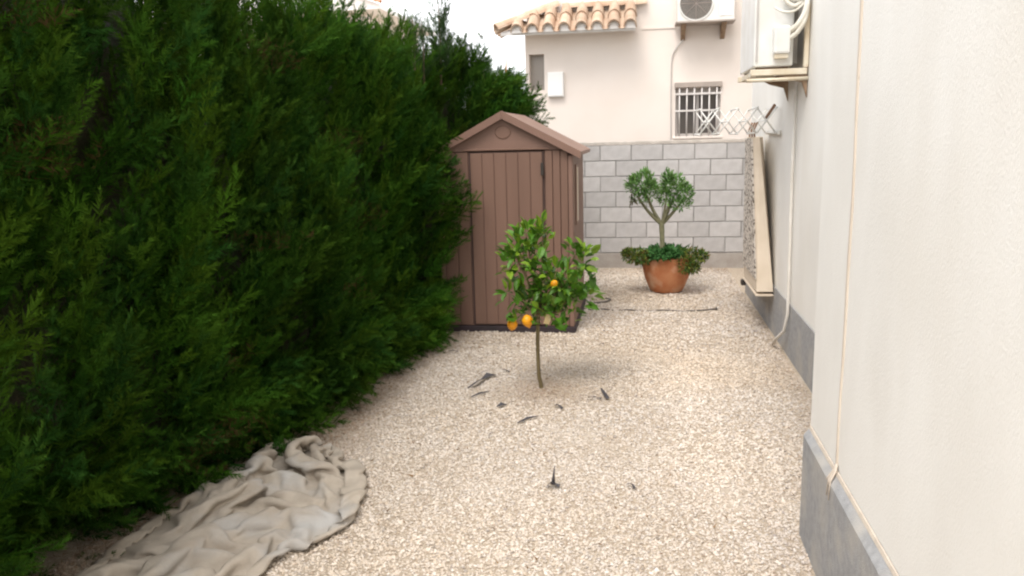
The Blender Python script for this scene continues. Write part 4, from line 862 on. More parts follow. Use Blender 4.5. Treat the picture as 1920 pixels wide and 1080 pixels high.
183, -422, 18, 225, -410, 26, 228, -424, 69, 256, -447, 44, 289, -434, 71, 325, -415, 93, 330, -460, 103, 360, -487, 84, 367, -506, 129, 394, -503, 95, 377, -497, 50, 389, -489, 10, 436, -491, 20, 454, -512, 54, 413, -515, 70,
-239, -488, 12, -251, -508, 49, -285, -508, 77, -322, -487, 63, -314, -475, 23, -269, -479, 11, -240, -488, 42, -196, -506, 40, -200, -469, 72, -156, -478, 82, -123, -478, 112, -94, -457, 139, -72, -468, 98, -74, -458, 55, -68, -461, 11,
-30, -462, 36, -5, -499, 38, 19, -499, 75, -8, -495, 113, 32, -475, 101, 70, -463, 121, 111, -456, 139, 131, -436, 105, 112, -411, 72, 138, -397, 39, 181, -409, 51, 218, -381, 48, 260, -390, 60, 272, -406, 17, 294, -390, 53,
314, -432, 48, 346, -463, 55, 368, -455, 93, 379, -469, 137, 399, -470, 94, 377, -463, 52, 393, -454, 10, 420, -471, 46, 450, -484, 80, 406, -480, 63, -244, -454, 34, -237, -476, 67, -275, -476, 96, -314, -456, 64, -300, -445, 26,
-259, -451, 8, -219, -467, 15, -176, -482, 23, -175, -450, 54, -162, -439, 96, -124, -438, 120, -89, -447, 94, -44, -442, 98, -48, -435, 53, -39, -437, 12, -7, -469, 11, 25, -477, 44, 15, -455, 84, -19, -447, 117, 19, -436, 136,
64, -424, 136, 104, -416, 156, 136, -401, 126, 120, -378, 90, 145, -365, 53, 192, -375, 42, 214, -368, 82, 241, -366, 44, 273, -370, 9, 299, -408, 18, 340, -422, 27, 359, -433, 66, 346, -432, 112, 382, -437, 136, 401, -434, 91,
373, -428, 50, 414, -446, 38, 451, -472, 31, 453, -451, 68, 410, -440, 61, -216, -432, 44, -247, -448, 58, -259, -441, 97, -278, -471, 68, -265, -448, 33, -247, -421, 15, -206, -440, 27, -162, -449, 27, -145, -465, 66, -138, -422, 77,
-113, -406, 110, -87, -417, 75, -43, -416, 72, -16, -441, 44, -12, -415, 9, 23, -447, 13, 30, -441, 57, -14, -428, 73, -23, -412, 116, 14, -401, 136, 58, -390, 141, 100, -378, 153, 142, -366, 138, 130, -345, 101, 157, -334, 66,
196, -351, 81, 236, -335, 66, 271, -354, 88, 306, -352, 60, 326, -346, 18, 359, -360, 44, 339, -375, 82, 357, -392, 121, 404, -389, 132, 393, -393, 88, 396, -411, 43, 427, -428, 14, 473, -443, 25, 460, -415, 57, 423, -397, 38,
-233, -411, 12, -222, -421, 61, -262, -415, 76, -295, -440, 67, -266, -426, 46, -222, -392, 34, -193, -415, 7, -183, -426, 50, -141, -440, 39, -107, -419, 61, -99, -384, 88, -58, -399, 88, -51, -399, 43, -8, -409, 54, 15, -395, 18,
48, -422, 14, 30, -406, 54, 15, -404, 91, -18, -372, 91, 29, -357, 100, 63, -342, 119, 103, -333, 136, 145, -329, 153, 136, -312, 111, 169, -345, 99, 207, -318, 100, 247, -325, 120, 289, -309, 113, 318, -302, 79, 336, -297, 37,
346, -319, 75, 375, -358, 81, 369, -351, 126, 414, -355, 122, 420, -365, 79, 420, -366, 33, 465, -400, 17, 500, -417, 19, 457, -389, 27, 423, -384, 12, -245, -382, 39, -240, -392, 72, -277, -397, 50, -317, -418, 38, -277, -411, 22,
-240, -384, 6, -202, -383, 28, -168, -395, 53, -133, -409, 26, -126, -387, 64, -80, -388, 57, -52, -366, 85, -22, -390, 64, -2, -382, 23, 32, -375, 47, 74, -379, 26, 79, -388, 69, 46, -360, 74, 13, -327, 70, 36, -311, 108,
46, -314, 151, 87, -306, 166, 123, -294, 141, 160, -287, 113, 162, -330, 132, 200, -298, 129, 243, -290, 123, 280, -276, 104, 317, -267, 77, 355, -287, 65, 368, -326, 38, 371, -321, 83, 379, -316, 126, 422, -322, 111, 437, -335, 71,
440, -340, 25, 480, -360, 7, 515, -388, 11, 474, -369, 32, 444, -382, 46, -254, -340, 57, -262, -380, 41, -298, -375, 65, -318, -387, 30, -277, -379, 9, -235, -358, 19, -194, -357, 23, -157, -365, 45, -128, -376, 11, -115, -353, 49,
-78, -358, 77, -53, -373, 31, -11, -363, 24, 28, -346, 37, 62, -344, 10, 97, -339, 35, 96, -354, 81, 62, -334, 98, 36, -300, 81, 13, -284, 117, 43, -279, 150, 88, -279, 141, 129, -263, 157, 173, -265, 151, 181, -283, 112,
176, -297, 68, 220, -294, 58, 264, -294, 47, 301, -285, 19, 344, -278, 10, 379, -278, 36, 386, -280, 81, 379, -276, 125, 406, -286, 89, 435, -303, 55, 465, -318, 27, 493, -352, 41, 533, -357, 26, 497, -372, 58, 456, -354, 61,
-227, -334, 12, -269, -335, 40, -310, -346, 54, -320, -356, 8, -272, -350, 8, -243, -338, 38, -204, -336, 47, -173, -344, 15, -124, -342, 9, -86, -327, 32, -53, -323, 59, -61, -337, 21, -15, -326, 9, 27, -318, 11, 72, -312, 20,
81, -322, 65, 119, -321, 93, 87, -290, 112, 54, -264, 96, 17, -242, 108, 45, -241, 147, 92, -245, 149, 130, -239, 121, 170, -223, 134, 150, -242, 100, 178, -245, 65, 210, -248, 33, 257, -248, 32, 295, -241, 10, 329, -253, 35,
365, -256, 64, 401, -235, 79, 400, -240, 126, 432, -265, 109, 462, -277, 77, 493, -298, 49, 484, -330, 12, 524, -323, 31, 508, -338, 72, 467, -320, 72, -224, -303, 26, -262, -309, 28, -291, -336, 25, -328, -321, 20, -287, -308, 7,
-249, -331, 8, -201, -326, 13, -167, -322, 41, -122, -331, 43, -98, -293, 39, -54, -290, 53, -34, -313, 23, -12, -345, 46, 32, -328, 55, 70, -306, 68, 109, -288, 46, 135, -281, 81, 95, -256, 90, 66, -232, 113, 28, -209, 104,
50, -206, 146, 97, -210, 156, 126, -203, 122, 170, -195, 110, 182, -238, 117, 202, -222, 80, 238, -229, 54, 264, -216, 19, 307, -213, 30, 348, -228, 20, 387, -230, 47, 388, -204, 84, 419, -210, 116, 431, -238, 82, 479, -247, 76,
463, -281, 44, 488, -296, 11, 520, -290, 41, 522, -304, 85, 485, -282, 85, -225, -279, 60, -233, -316, 41, -283, -319, 54, -323, -306, 46, -284, -292, 33, -245, -292, 12, -199, -291, 9, -157, -294, 24, -155, -317, 63, -110, -324, 66,
-65, -323, 84, -23, -313, 68, -12, -307, 27, 21, -288, 54, 60, -273, 69, 104, -261, 68, 146, -249, 73, 120, -223, 100, 81, -200, 103, 43, -177, 100, 57, -172, 144, 101, -176, 135, 132, -186, 166, 177, -192, 169, 212, -202, 143,
250, -203, 115, 280, -209, 83, 297, -190, 46, 316, -172, 10, 343, -189, 41, 391, -187, 36, 410, -172, 73, 418, -214, 79, 462, -215, 95, 465, -225, 52, 447, -259, 26, 489, -256, 14, 498, -252, 57, 540, -265, 58, 509, -241, 79,
-221, -257, 12, -244, -273, 53, -283, -272, 74, -322, -264, 53, -291, -267, 14, -245, -257, 11, -201, -269, 28, -179, -297, 55, -135, -288, 57, -114, -300, 95, -69, -290, 96, -28, -275, 70, -9, -272, 25, 36, -263, 14, 79, -256, 27,
91, -218, 49, 136, -213, 42, 116, -193, 80, 97, -168, 111, 59, -146, 95, 68, -133, 138, 112, -136, 146, 144, -146, 176, 186, -151, 160, 224, -158, 137, 243, -172, 98, 260, -189, 60, 288, -155, 55, 330, -164, 44, 370, -173, 20,
390, -153, 55, 374, -177, 91, 420, -179, 95, 462, -178, 84, 434, -210, 58, 441, -222, 16, 484, -218, 10, 524, -240, 16, 557, -227, 42, 532, -207, 76, -223, -220, 37, -255, -227, 54, -295, -236, 74, -314, -225, 36, -281, -231, 9,
-245, -241, 42, -214, -252, 67, -176, -252, 42, -155, -258, 80, -109, -244, 87, -64, -235, 71, -19, -221, 58, -3, -213, 12, 40, -210, 12, 83, -209, 10, 128, -212, 15, 117, -181, 54, 149, -177, 90, 106, -167, 76, 92, -140, 108,
82, -99, 125, 117, -102, 158, 141, -135, 137, 182, -117, 137, 193, -150, 109, 218, -159, 73, 244, -162, 36, 282, -151, 16, 326, -145, 10, 370, -137, 9, 357, -144, 51, 382, -141, 89, 425, -146, 103, 447, -154, 65, 421, -180, 39,
455, -188, 12, 496, -191, 21, 504, -228, 46, 537, -214, 20, 566, -193, 56, -236, -201, 53, -273, -208, 43, -303, -199, 74, -297, -195, 25, -253, -218, 24, -216, -235, 9, -179, -231, 36, -153, -215, 70, -106, -219, 65, -102, -239, 20,
-64, -216, 20, -21, -202, 12, 19, -180, 18, 45, -205, 48, 86, -185, 35, 120, -176, 11, 130, -151, 46, 161, -146, 75, 115, -134, 70, 79, -112, 86, 108, -81, 97, 103, -117, 125, 137, -126, 94, 181, -130, 90, 217, -115, 113,
231, -114, 70, 243, -116, 27, 286, -117, 43, 329, -103, 37, 364, -90, 13, 393, -111, 40, 392, -102, 84, 435, -111, 99, 422, -129, 59, 429, -153, 20, 477, -152, 25, 502, -166, 50, 477, -200, 42, 519, -213, 58, 543, -187, 25,
-214, -179, 12, -238, -182, 55, -270, -174, 88, -263, -177, 39, -241, -200, 10, -189, -205, 10, -180, -199, 54, -139, -181, 53, -133, -218, 38, -103, -206, 10, -71, -188, 37, -31, -188, 51, 6, -165, 71, 33, -166, 34, 69, -156, 11,
110, -145, 28, 154, -140, 22, 168, -116, 57, 130, -94, 64, 92, -73, 76, 84, -58, 118, 125, -80, 120, 144, -89, 82, 186, -101, 69, 224, -87, 88, 264, -103, 75, 241, -80, 41, 280, -77, 21, 320, -62, 35, 365, -56, 42,
406, -72, 34, 402, -67, 81, 447, -83, 80, 456, -121, 59, 450, -123, 11, 482, -126, 46, 467, -165, 47, 495, -192, 75, 534, -180, 51, 505, -171, 12, -206, -152, 45, -233, -154, 69, -277, -138, 76, -288, -165, 28, -248, -165, 8,
-224, -188, 35, -187, -184, 13, -147, -163, 9, -109, -177, 11, -78, -166, 43, -56, -146, 10, -13, -152, 20, -4, -131, 59, 41, -133, 56, 63, -122, 17, 107, -115, 10, 140, -113, 39, 174, -86, 38, 140, -62, 54, 104, -40, 71,
105, -29, 117, 145, -50, 118, 157, -53, 74, 190, -68, 47, 230, -62, 62, 260, -74, 95, 249, -48, 54, 283, -42, 27, 325, -39, 10, 369, -42, 10, 407, -38, 34, 425, -39, 80, 428, -76, 52, 470, -89, 55, 477, -96, 11,
507, -129, 14, 499, -130, 59, 521, -152, 93, 532, -140, 53, 541, -154, 11, -196, -123, 66, -233, -116, 72, -272, -107, 50, -262, -144, 50, -224, -145, 35, -181, -153, 18, -182, -155, 68, -141, -153, 62, -98, -164, 64, -81, -124, 36,
-39, -137, 46, -16, -118, 10, 0, -99, 45, 43, -97, 60, 63, -85, 20, 96, -106, 42, 128, -89, 15, 166, -65, 12, 144, -34, 33, 134, -16, 74, 126, 1, 116, 168, -17, 113, 175, -19, 68, 208, -37, 42, 217, -33, 86,
245, -41, 120, 282, -44, 91, 311, -36, 55, 330, -5, 25, 372, -6, 9, 394, -8, 46, 438, -13, 50, 446, -41, 17, 477, -74, 11, 522, -65, 14, 505, -96, 46, 540, -115, 51, 550, -127, 94, 562, -155, 60, 575, -156, 16,
-208, -102, 12, -220, -85, 58, -253, -97, 31, -274, -132, 30, -236, -136, 10, -197, -129, 33, -167, -119, 63, -131, -130, 36, -106, -130, 73, -56, -129, 65, -64, -94, 28, -26, -81, 9, 15, -98, 13, 16, -72, 52, 58, -64, 60,
102, -65, 51, 111, -54, 11, 147, -29, 9, 174, -9, 38, 157, 12, 73, 143, 31, 111, 185, 14, 110, 195, 10, 66, 227, -7, 39, 235, -2, 84, 257, -7, 123, 298, -17, 107, 335, -24, 81, 360, -8, 41, 368, 31, 12,
408, 11, 10, 447, -10, 10, 483, -37, 14, 478, -64, 49, 514, -40, 38, 535, -80, 34, 561, -90, 74, 562, -130, 58, 602, -147, 62, 613, -159, 20, -202, -72, 35, -243, -76, 26, -285, -86, 52, -275, -90, 10, -231, -92, 7,
-182, -83, 9, -152, -72, 37, -104, -77, 31, -83, -78, 71, -40, -89, 76, -62, -63, 46, -22, -91, 44, -4, -66, 11, 15, -38, 40, 55, -54, 24, 79, -30, 55, 121, -27, 42, 128, 2, 10, 154, 21, 39, 180, 37, 74,
159, 62, 105, 201, 48, 107, 214, 41, 64, 247, 22, 37, 264, 19, 79, 271, 27, 123, 313, 18, 107, 353, 13, 80, 351, 32, 35, 396, 26, 36, 431, 41, 10, 469, 15, 12, 495, -13, 39, 475, -38, 77, 523, -51, 86,
563, -69, 75, 597, -91, 53, 574, -119, 25, 609, -115, 50, 627, -156, 53, -210, -40, 43, -248, -42, 28, -285, -32, 53, -272, -32, 9, -225, -31, 7, -179, -36, 19, -135, -36, 11, -98, -41, 34, -66, -43, 68, -66, -77, 97,
-43, -48, 73, -3, -66, 59, -21, -37, 26, 18, -16, 11, 40, -30, 52, 71, -17, 23, 102, 0, 52, 125, 31, 27, 167, 47, 19, 147, 43, 58, 182, 64, 77, 216, 80, 101, 244, 58, 73, 267, 52, 35, 284, 54, 76,
286, 61, 121, 329, 52, 110, 330, 39, 65, 365, 62, 43, 405, 59, 26, 447, 62, 43, 452, 19, 57, 491, 6, 85, 511, -20, 53, 546, -20, 82, 584, -39, 67, 575, -69, 35, 601, -98, 11, 635, -126, 27, 630, -126, 72,
-202, -25, 12, -233, -19, 45, -270, 1, 56, -263, 7, 12, -215, 5, 6, -177, 6, 20, -129, 10, 19, -103, -6, 53, -102, -35, 88, -64, -43, 111, -21, -46, 101, 16, -38, 75, -18, -12, 54, 9, 15, 26, 40, 5, 61,
58, 15, 21, 97, 30, 32, 126, 55, 51, 140, 68, 10, 138, 76, 54, 166, 94, 84, 208, 98, 71, 235, 74, 43, 276, 87, 33, 295, 89, 74, 294, 96, 119, 327, 85, 90, 358, 75, 60, 386, 62, 92, 410, 90, 65,
431, 56, 85, 467, 31, 95, 492, 32, 58, 521, 3, 78, 564, 6, 66, 567, -26, 35, 596, -50, 11, 632, -78, 9, 651, -99, 43, 617, -88, 67, -185, -4, 38, -220, 19, 54, -256, 50, 57, -250, 55, 12, -202, 67, 28,
-171, 58, 57, -167, 19, 52, -138, 10, 83, -109, 0, 118, -56, -8, 115, -9, -17, 118, 27, -9, 92, -9, 17, 82, -15, 46, 47, 33, 44, 65, 68, 49, 38, 94, 26, 69, 94, 56, 34, 112, 90, 12, 126, 109, 48,
159, 85, 49, 201, 93, 36, 242, 101, 19, 274, 123, 41, 306, 128, 71, 310, 134, 115, 351, 127, 94, 383, 110, 69, 377, 99, 111, 422, 110, 93, 443, 74, 113, 487, 63, 108, 517, 68, 73, 552, 40, 72, 552, 31, 28,
586, 3, 15, 621, -25, 8, 657, -54, 12, 652, -61, 60, 608, -52, 44, -218, 33, 37, -203, 59, 68, -239, 92, 60, -244, 103, 16, -211, 113, 39, -183, 81, 24, -147, 51, 41, -115, 37, 77, -82, 22, 109, -55, 15, 145,
-9, 19, 120, 35, 17, 114, 16, 43, 83, -12, 77, 65, 26, 70, 41, 66, 74, 61, 98, 56, 89, 111, 80, 53, 91, 113, 31, 133, 116, 15, 173, 97, 21, 201, 129, 43, 241, 136, 25, 252, 136, 71, 288, 154, 92,
333, 150, 92, 333, 115, 63, 368, 143, 76, 402, 133, 104, 445, 121, 122, 453, 97, 82, 496, 84, 76, 538, 88, 92, 550, 71, 53, 575, 56, 18, 609, 30, 8, 649, -2, 7, 680, -30, 26, 651, -26, 60, 621, -19, 28,
-195, 52, 12, -196, 81, 51, -216, 120, 66, -229, 141, 22, -184, 123, 11, -151, 105, 4, -124, 78, 42, -92, 63, 71, -59, 48, 101, -36, 47, 140, 0, 29, 163, 15, 49, 124, 34, 82, 97, 7, 109, 75, 43, 101, 50,
54, 88, 93, 89, 84, 68, 130, 105, 74, 100, 137, 54, 144, 141, 42, 173, 131, 10, 217, 128, 10, 224, 167, 31, 270, 155, 31, 299, 179, 54, 317, 139, 45, 359, 150, 53, 392, 115, 47, 427, 132, 72, 453, 150, 104,
463, 130, 65, 508, 128, 60, 553, 121, 58, 591, 99, 47, 612, 63, 40, 639, 56, 10, 670, 26, 24, 699, -4, 44, 658, 10, 53, 639, 19, 12, -170, 89, 46, -172, 98, 31, -182, 139, 45, -205, 178, 18, -165, 161, 7,
-123, 133, 11, -102, 108, 49, -92, 96, 88, -53, 89, 110, -14, 78, 129, 1, 79, 172, 44, 80, 158, 33, 110, 125, 28, 137, 89, 64, 133, 62, 76, 120, 104, 116, 106, 93, 94, 139, 75, 127, 169, 63, 137, 166, 20,
177, 152, 36, 211, 162, 10, 255, 178, 9, 273, 187, 49, 288, 173, 9, 330, 157, 14, 373, 143, 19, 415, 136, 31, 423, 168, 64, 468, 157, 61, 490, 157, 104, 530, 136, 109, 567, 109, 106, 607, 95, 91, 640, 81, 64,
664, 62, 30, 700, 38, 9, 708, 31, 48, 667, 44, 55, 625, 41, 36, -164, 118, 46, -141, 122, 29, -152, 161, 32, -169, 199, 32, -140, 184, 10, -102, 159, 20, -95, 146, 64, -80, 129, 103, -36, 119, 99, -35, 105, 142,
7, 110, 157, 50, 114, 168, 69, 128, 130, 56, 167, 111, 85, 169, 77, 99, 153, 116, 140, 136, 111, 114, 168, 88, 96, 183, 49, 140, 194, 45, 160, 173, 11, 200, 195, 13, 238, 214, 12, 270, 228, 40, 307, 213, 21,
351, 202, 22, 391, 185, 12, 435, 177, 11, 464, 178, 48, 471, 186, 92, 515, 185, 100, 552, 161, 97, 577, 131, 78, 621, 127, 81, 646, 111, 47, 671, 94, 13, 714, 75, 12, 717, 67, 55, 678, 90, 41, 663, 59, 70,
-187, 129, 12, -159, 130, 52, -147, 165, 76, -146, 204, 65, -118, 174, 41, -79, 185, 30, -61, 157, 60, -67, 163, 105, -26, 149, 113, -2, 116, 132, 5, 145, 166, 49, 150, 157, 94, 148, 146, 85, 186, 125, 101, 200, 87,
118, 183, 125, 159, 171, 113, 139, 191, 78, 107, 215, 58, 128, 215, 18, 173, 212, 25, 197, 200, 60, 236, 224, 61, 264, 193, 73, 312, 187, 78, 356, 182, 66, 400, 184, 57, 420, 208, 26, 437, 193, 66, 481, 204, 64,
524, 198, 66, 543, 157, 62, 583, 146, 45, 627, 135, 47, 672, 135, 49, 688, 124, 10, 730, 111, 15, 692, 106, 42, 693, 83, 78, 706, 39, 77, -192, 179, 38, -191, 165, 61, -174, 174, 106, -132, 179, 95, -120, 205, 57,
-84, 183, 66, -38, 191, 65, -30, 179, 108, -19, 167, 150, -3, 153, 111, 28, 163, 140, 54, 184, 171, 98, 182, 171, 114, 208, 140, 111, 239, 107, 141, 220, 135, 178, 207, 117, 155, 226, 83, 121, 247, 61, 136, 250, 16,
174, 245, 42, 193, 233, 84, 233, 239, 108, 277, 226, 100, 321, 215, 99, 367, 208, 88, 394, 218, 46, 437, 238, 50, 443, 206, 25, 485, 200, 17, 511, 171, 38, 554, 161, 26, 595, 178, 41, 632, 159, 22, 676, 169, 36,
708, 154, 10, 735, 137, 39, 704, 124, 69, 728, 91, 88, 691, 65, 99, -210, 209, 33, -179, 196, 60, -169, 210, 100, -126, 217, 111, -106, 231, 75, -81, 200, 96, -42, 220, 86, -55, 199, 124, -11, 199, 136, 5, 184, 96,
45, 186, 116, 61, 212, 150, 93, 214, 182, 127, 236, 161, 108, 267, 132, 150, 254, 125, 193, 239, 119, 168, 258, 87, 134, 280, 64, 140, 285, 19, 166, 275, 56, 206, 254, 55, 245, 263, 75, 291, 255, 79, 337, 247, 70,
376, 229, 50, 418, 248, 59, 439, 260, 14, 464, 224, 12, 497, 224, 43, 513, 195, 12, 561, 193, 10, 607, 186, 10, 637, 189, 40, 669, 192, 10, 714, 190, 27, 708, 159, 59, 743, 152, 88, 705, 128, 92, 666, 108, 98,
-179, 206, 12, -162, 226, 49, -147, 234, 89, -122, 248, 123, -90, 256, 95, -80, 221, 125, -56, 248, 100, -56, 231, 142, -23, 220, 109, 15, 216, 84, 61, 212, 96, 87, 220, 129, 104, 243, 161, 126, 269, 193, 131, 297, 159,
168, 273, 155, 202, 273, 126, 180, 291, 91, 149, 312, 68, 142, 327, 26, 178, 299, 17, 218, 280, 11, 258, 261, 19, 295, 240, 30, 339, 245, 25, 381, 254, 18, 423, 272, 32, 465, 272, 44, 476, 235, 55, 481, 242, 10,
530, 235, 9, 573, 229, 12, 593, 199, 34, 634, 215, 14, 674, 226, 13, 682, 194, 46, 729, 191, 53, 722, 183, 97, 683, 161, 92, 642, 143, 86, -199, 235, 17, -174, 255, 48, -171, 259, 93, -128, 254, 84, -111, 274, 118,
-90, 252, 151, -66, 277, 114, -35, 247, 117, 1, 227, 137, 38, 234, 112, 73, 249, 85, 62, 253, 132, 77, 285, 161, 112, 306, 180, 153, 324, 189, 157, 312, 145, 203, 310, 139, 196, 325, 97, 159, 347, 74, 167, 358, 31,
202, 331, 9, 239, 307, 9, 278, 291, 24, 301, 271, 57, 336, 290, 37, 381, 293, 41, 411, 282, 72, 453, 275, 88, 486, 270, 58, 497, 275, 14, 540, 265, 21, 548, 222, 31, 589, 236, 41, 627, 254, 17, 666, 245, 41,
699, 218, 24, 724, 228, 58, 697, 210, 92, 669, 184, 69, 625, 171, 73, -205, 271, 10, -206, 285, 55, -163, 272, 55, -158, 276, 99, -142, 274, 141, -96, 285, 137, -53, 277, 150, -17, 275, 122, 10, 255, 155, 25, 264, 111,
52, 280, 80, 44, 284, 128, 77, 313, 140, 121, 314, 146, 128, 346, 176, 172, 341, 159, 178, 323, 118, 192, 355, 102, 189, 367, 54, 186, 324, 69, 191, 300, 44, 238, 284, 59, 277, 292, 83, 318, 306, 96, 340, 325, 61,
378, 321, 74, 422, 318, 83, 449, 294, 57, 494, 302, 53, 526, 294, 23, 522, 258, 51, 564, 241, 54, 582, 265, 23, 621, 287, 35, 658, 267, 13, 703, 261, 20, 714, 268, 64, 675, 245, 76, 651, 221, 47, 614, 209, 50,
-172, 284, 12, -194, 313, 39, -151, 304, 54, -131, 296, 93, -140, 309, 135, -97, 313, 156, -67, 297, 122, -30, 293, 151, 12, 290, 163, 23, 307, 122, 38, 318, 81, 60, 324, 121, 94, 311, 98, 88, 339, 132, 127, 361, 129,
170, 372, 140, 151, 341, 112, 166, 370, 79, 206, 379, 96, 227, 339, 76, 219, 334, 37, 237, 321, 77, 267, 318, 109, 304, 338, 97, 340, 361, 74, 385, 353, 67, 412, 322, 45, 452, 308, 22, 495, 325, 22, 524, 312, 52,
531, 277, 80, 553, 274, 42, 596, 290, 43, 624, 311, 14, 666, 303, 16, 713, 295, 11, 683, 268, 40, 653, 274, 69, 626, 247, 37, 593, 247, 12, -187, 321, 9, -155, 328, 38, -180, 317, 78, -138, 335, 84, -130, 346, 127,
-93, 319, 117, -42, 323, 107, -7, 321, 138, 18, 329, 175, 57, 331, 140, 20, 342, 117, 46, 361, 87, 87, 348, 69, 110, 364, 106, 119, 391, 144, 155, 398, 119, 135, 367, 91, 176, 389, 102, 196, 392, 65, 239, 375, 71,
244, 369, 26, 274, 346, 48, 299, 361, 82, 298, 340, 42, 338, 337, 28, 388, 336, 16, 431, 335, 10, 450, 335, 50, 490, 353, 44, 496, 320, 73, 542, 311, 76, 546, 307, 31, 586, 320, 52, 629, 326, 47, 674, 328, 44,
681, 291, 31, 691, 294, 68, 652, 301, 47, 616, 282, 58, 617, 240, 48, -200, 364, 13, -180, 363, 53, -142, 338, 51, -154, 370, 81, -113, 361, 92, -71, 339, 88, -56, 347, 130, -7, 358, 133, 18, 369, 165, 22, 334, 142,
26, 374, 130, 66, 358, 120, 65, 377, 78, 85, 384, 123, 110, 421, 128, 141, 421, 96, 139, 392, 61, 181, 402, 61, 202, 426, 93, 209, 424, 47, 245, 407, 69, 277, 385, 90, 277, 409, 50, 313, 396, 31, 350, 384, 8,
393, 374, 18, 439, 373, 14, 441, 366, 61, 484, 370, 74, 501, 339, 102, 521, 339, 61, 563, 332, 50, 585, 338, 11, 630, 345, 10, 674, 353, 11, 701, 329, 35, 685, 336, 76, 640, 331, 74, 645, 290, 84, 603, 276, 73,
-164, 361, 12, -158, 389, 48, -124, 362, 30, -139, 395, 60, -106, 364, 57, -81, 374, 91, -62, 381, 132, -33, 361, 161, -5, 356, 196, 41, 362, 178, 77, 380, 163, 65, 408, 131, 33, 395, 102, 74, 398, 92, 103, 434, 95,
120, 406, 70, 160, 423, 50, 177, 425, 94, 193, 458, 64, 233, 447, 69, 236, 417, 104, 266, 418, 72, 305, 430, 55, 336, 393, 60, 371, 379, 36, 400, 408, 13, 422, 385, 43, 458, 401, 64, 458, 374, 100, 503, 377, 97,
533, 371, 62, 547, 352, 23, 584, 375, 11, 628, 382, 10, 661, 373, 38, 705, 371, 45, 667, 372, 69, 674, 341, 100, 631, 329, 101, 588, 319, 91, -177, 397, 14, -142, 416, 34, -113, 392, 11, -113, 416, 46, -80, 386, 47,
-48, 376, 76, -32, 394, 114, -2, 381, 143, -9, 399, 184, 35, 404, 187, 79, 408, 182, 46, 396, 155, 39, 426, 121, 80, 426, 118, 71, 430, 69, 111, 426, 46, 143, 451, 64, 177, 471, 85, 209, 487, 112, 223, 447, 125,
252, 468, 98, 294, 458, 90, 330, 433, 99, 360, 419, 68, 365, 413, 21, 400, 434, 39, 442, 416, 42, 425, 407, 82, 461, 408, 111, 483, 395, 75, 509, 388, 38, 549, 387, 17, 586, 398, 40, 631, 404, 37, 670, 403, 16,
704, 409, 45, 698, 395, 87, 661, 375, 107, 618, 360, 90, 617, 320, 71, -185, 440, 16, -140, 439, 5, -100, 426, 12, -77, 428, 49, -94, 400, 78, -53, 405, 95, -6, 415, 101, -28, 404, 139, -8, 434, 167, 30, 425, 154,
50, 433, 193, 78, 419, 161, 55, 448, 144, 56, 445, 103, 75, 461, 68, 128, 463, 55, 125, 452, 101, 158, 458, 133, 185, 493, 151, 226, 497, 142, 270, 504, 137, 311, 490, 119, 346, 467, 95, 341, 446, 53, 367, 446, 11,
413, 449, 9, 432, 451, 50, 418, 440, 92, 465, 440, 98, 474, 424, 57, 514, 423, 37, 550, 421, 12, 588, 431, 30, 630, 429, 11, 674, 438, 11, 689, 440, 55, 663, 402, 60, 628, 392, 88, 620, 364, 49, 585, 348, 74,
-152, 437, 12, -130, 475, 13, -129, 440, 34, -103, 443, 68, -67, 427, 90, -35, 431, 54, -32, 445, 97, 11, 431, 114, 2, 466, 141, 43, 472, 145, 69, 474, 183, 91, 439, 190, 86, 457, 149, 59, 475, 119, 88, 493, 93,
103, 454, 85, 114, 484, 112, 153, 482, 103, 175, 517, 123, 222, 517, 112, 265, 513, 100, 308, 503, 83, 350, 496, 74, 330, 472, 28, 368, 482, 10, 416, 484, 15, 424, 483, 60, 422, 474, 104, 444, 447, 74, 470, 453, 37,
509, 455, 20, 556, 455, 8, 598, 458, 11, 631, 460, 40, 667, 477, 21, 654, 435, 35, 657, 430, 80, 621, 410, 56, 600, 376, 76, 565, 363, 49, -169, 468, 34, -137, 496, 27, -99, 475, 17, -67, 463, 43, -57, 470, 87,
-35, 473, 44, 0, 451, 61, 28, 462, 92, 34, 492, 128, 44, 490, 172, 40, 460, 204, 85, 472, 202, 92, 491, 159, 54, 508, 139, 45, 495, 97, 79, 502, 62, 105, 528, 73, 130, 499, 52, 172, 495, 54, 216, 485, 55,
259, 494, 48, 303, 491, 37, 333, 520, 54, 328, 502, 12, 372, 512, 25, 418, 516, 31, 393, 499, 64, 434, 499, 82, 463, 466, 91, 480, 485, 51, 511, 490, 19, 554, 495, 8, 582, 476, 39, 617, 476, 12, 644, 487, 47,
680, 461, 41, 639, 446, 54, 622, 430, 93, 580, 414, 85, 544, 406, 59, -152, 503, 47, -118, 479, 51, -74, 500, 37, -98, 468, 62, -57, 487, 47, -17, 502, 56, -20, 470, 90, 13, 497, 104, -11, 494, 142, -1, 497, 188,
35, 498, 215, 81, 506, 210, 71, 522, 169, 86, 517, 126, 52, 540, 98, 66, 557, 54, 90, 551, 16, 131, 530, 12, 172, 510, 9, 213, 488, 11, 254, 507, 10, 273, 513, 48, 306, 521, 19, 348, 531, 32, 381, 548, 11,
387, 529, 46, 406, 528, 86, 421, 493, 115, 464, 500, 102, 496, 512, 65, 511, 525, 22, 532, 490, 36, 570, 509, 23, 614, 505, 35, 659, 507, 21, 670, 489, 63, 647, 465, 93, 616, 452, 62, 579, 430, 50, 536, 443, 52,
-134, 513, 12, -131, 509, 57, -94, 530, 57, -109, 502, 89, -67, 497, 95, -31, 525, 92, -1, 497, 75, -11, 534, 108, 6, 525, 147, 0, 531, 192, 35, 533, 220, 79, 541, 212, 92, 550, 169, 67, 552, 125, 86, 538, 86,
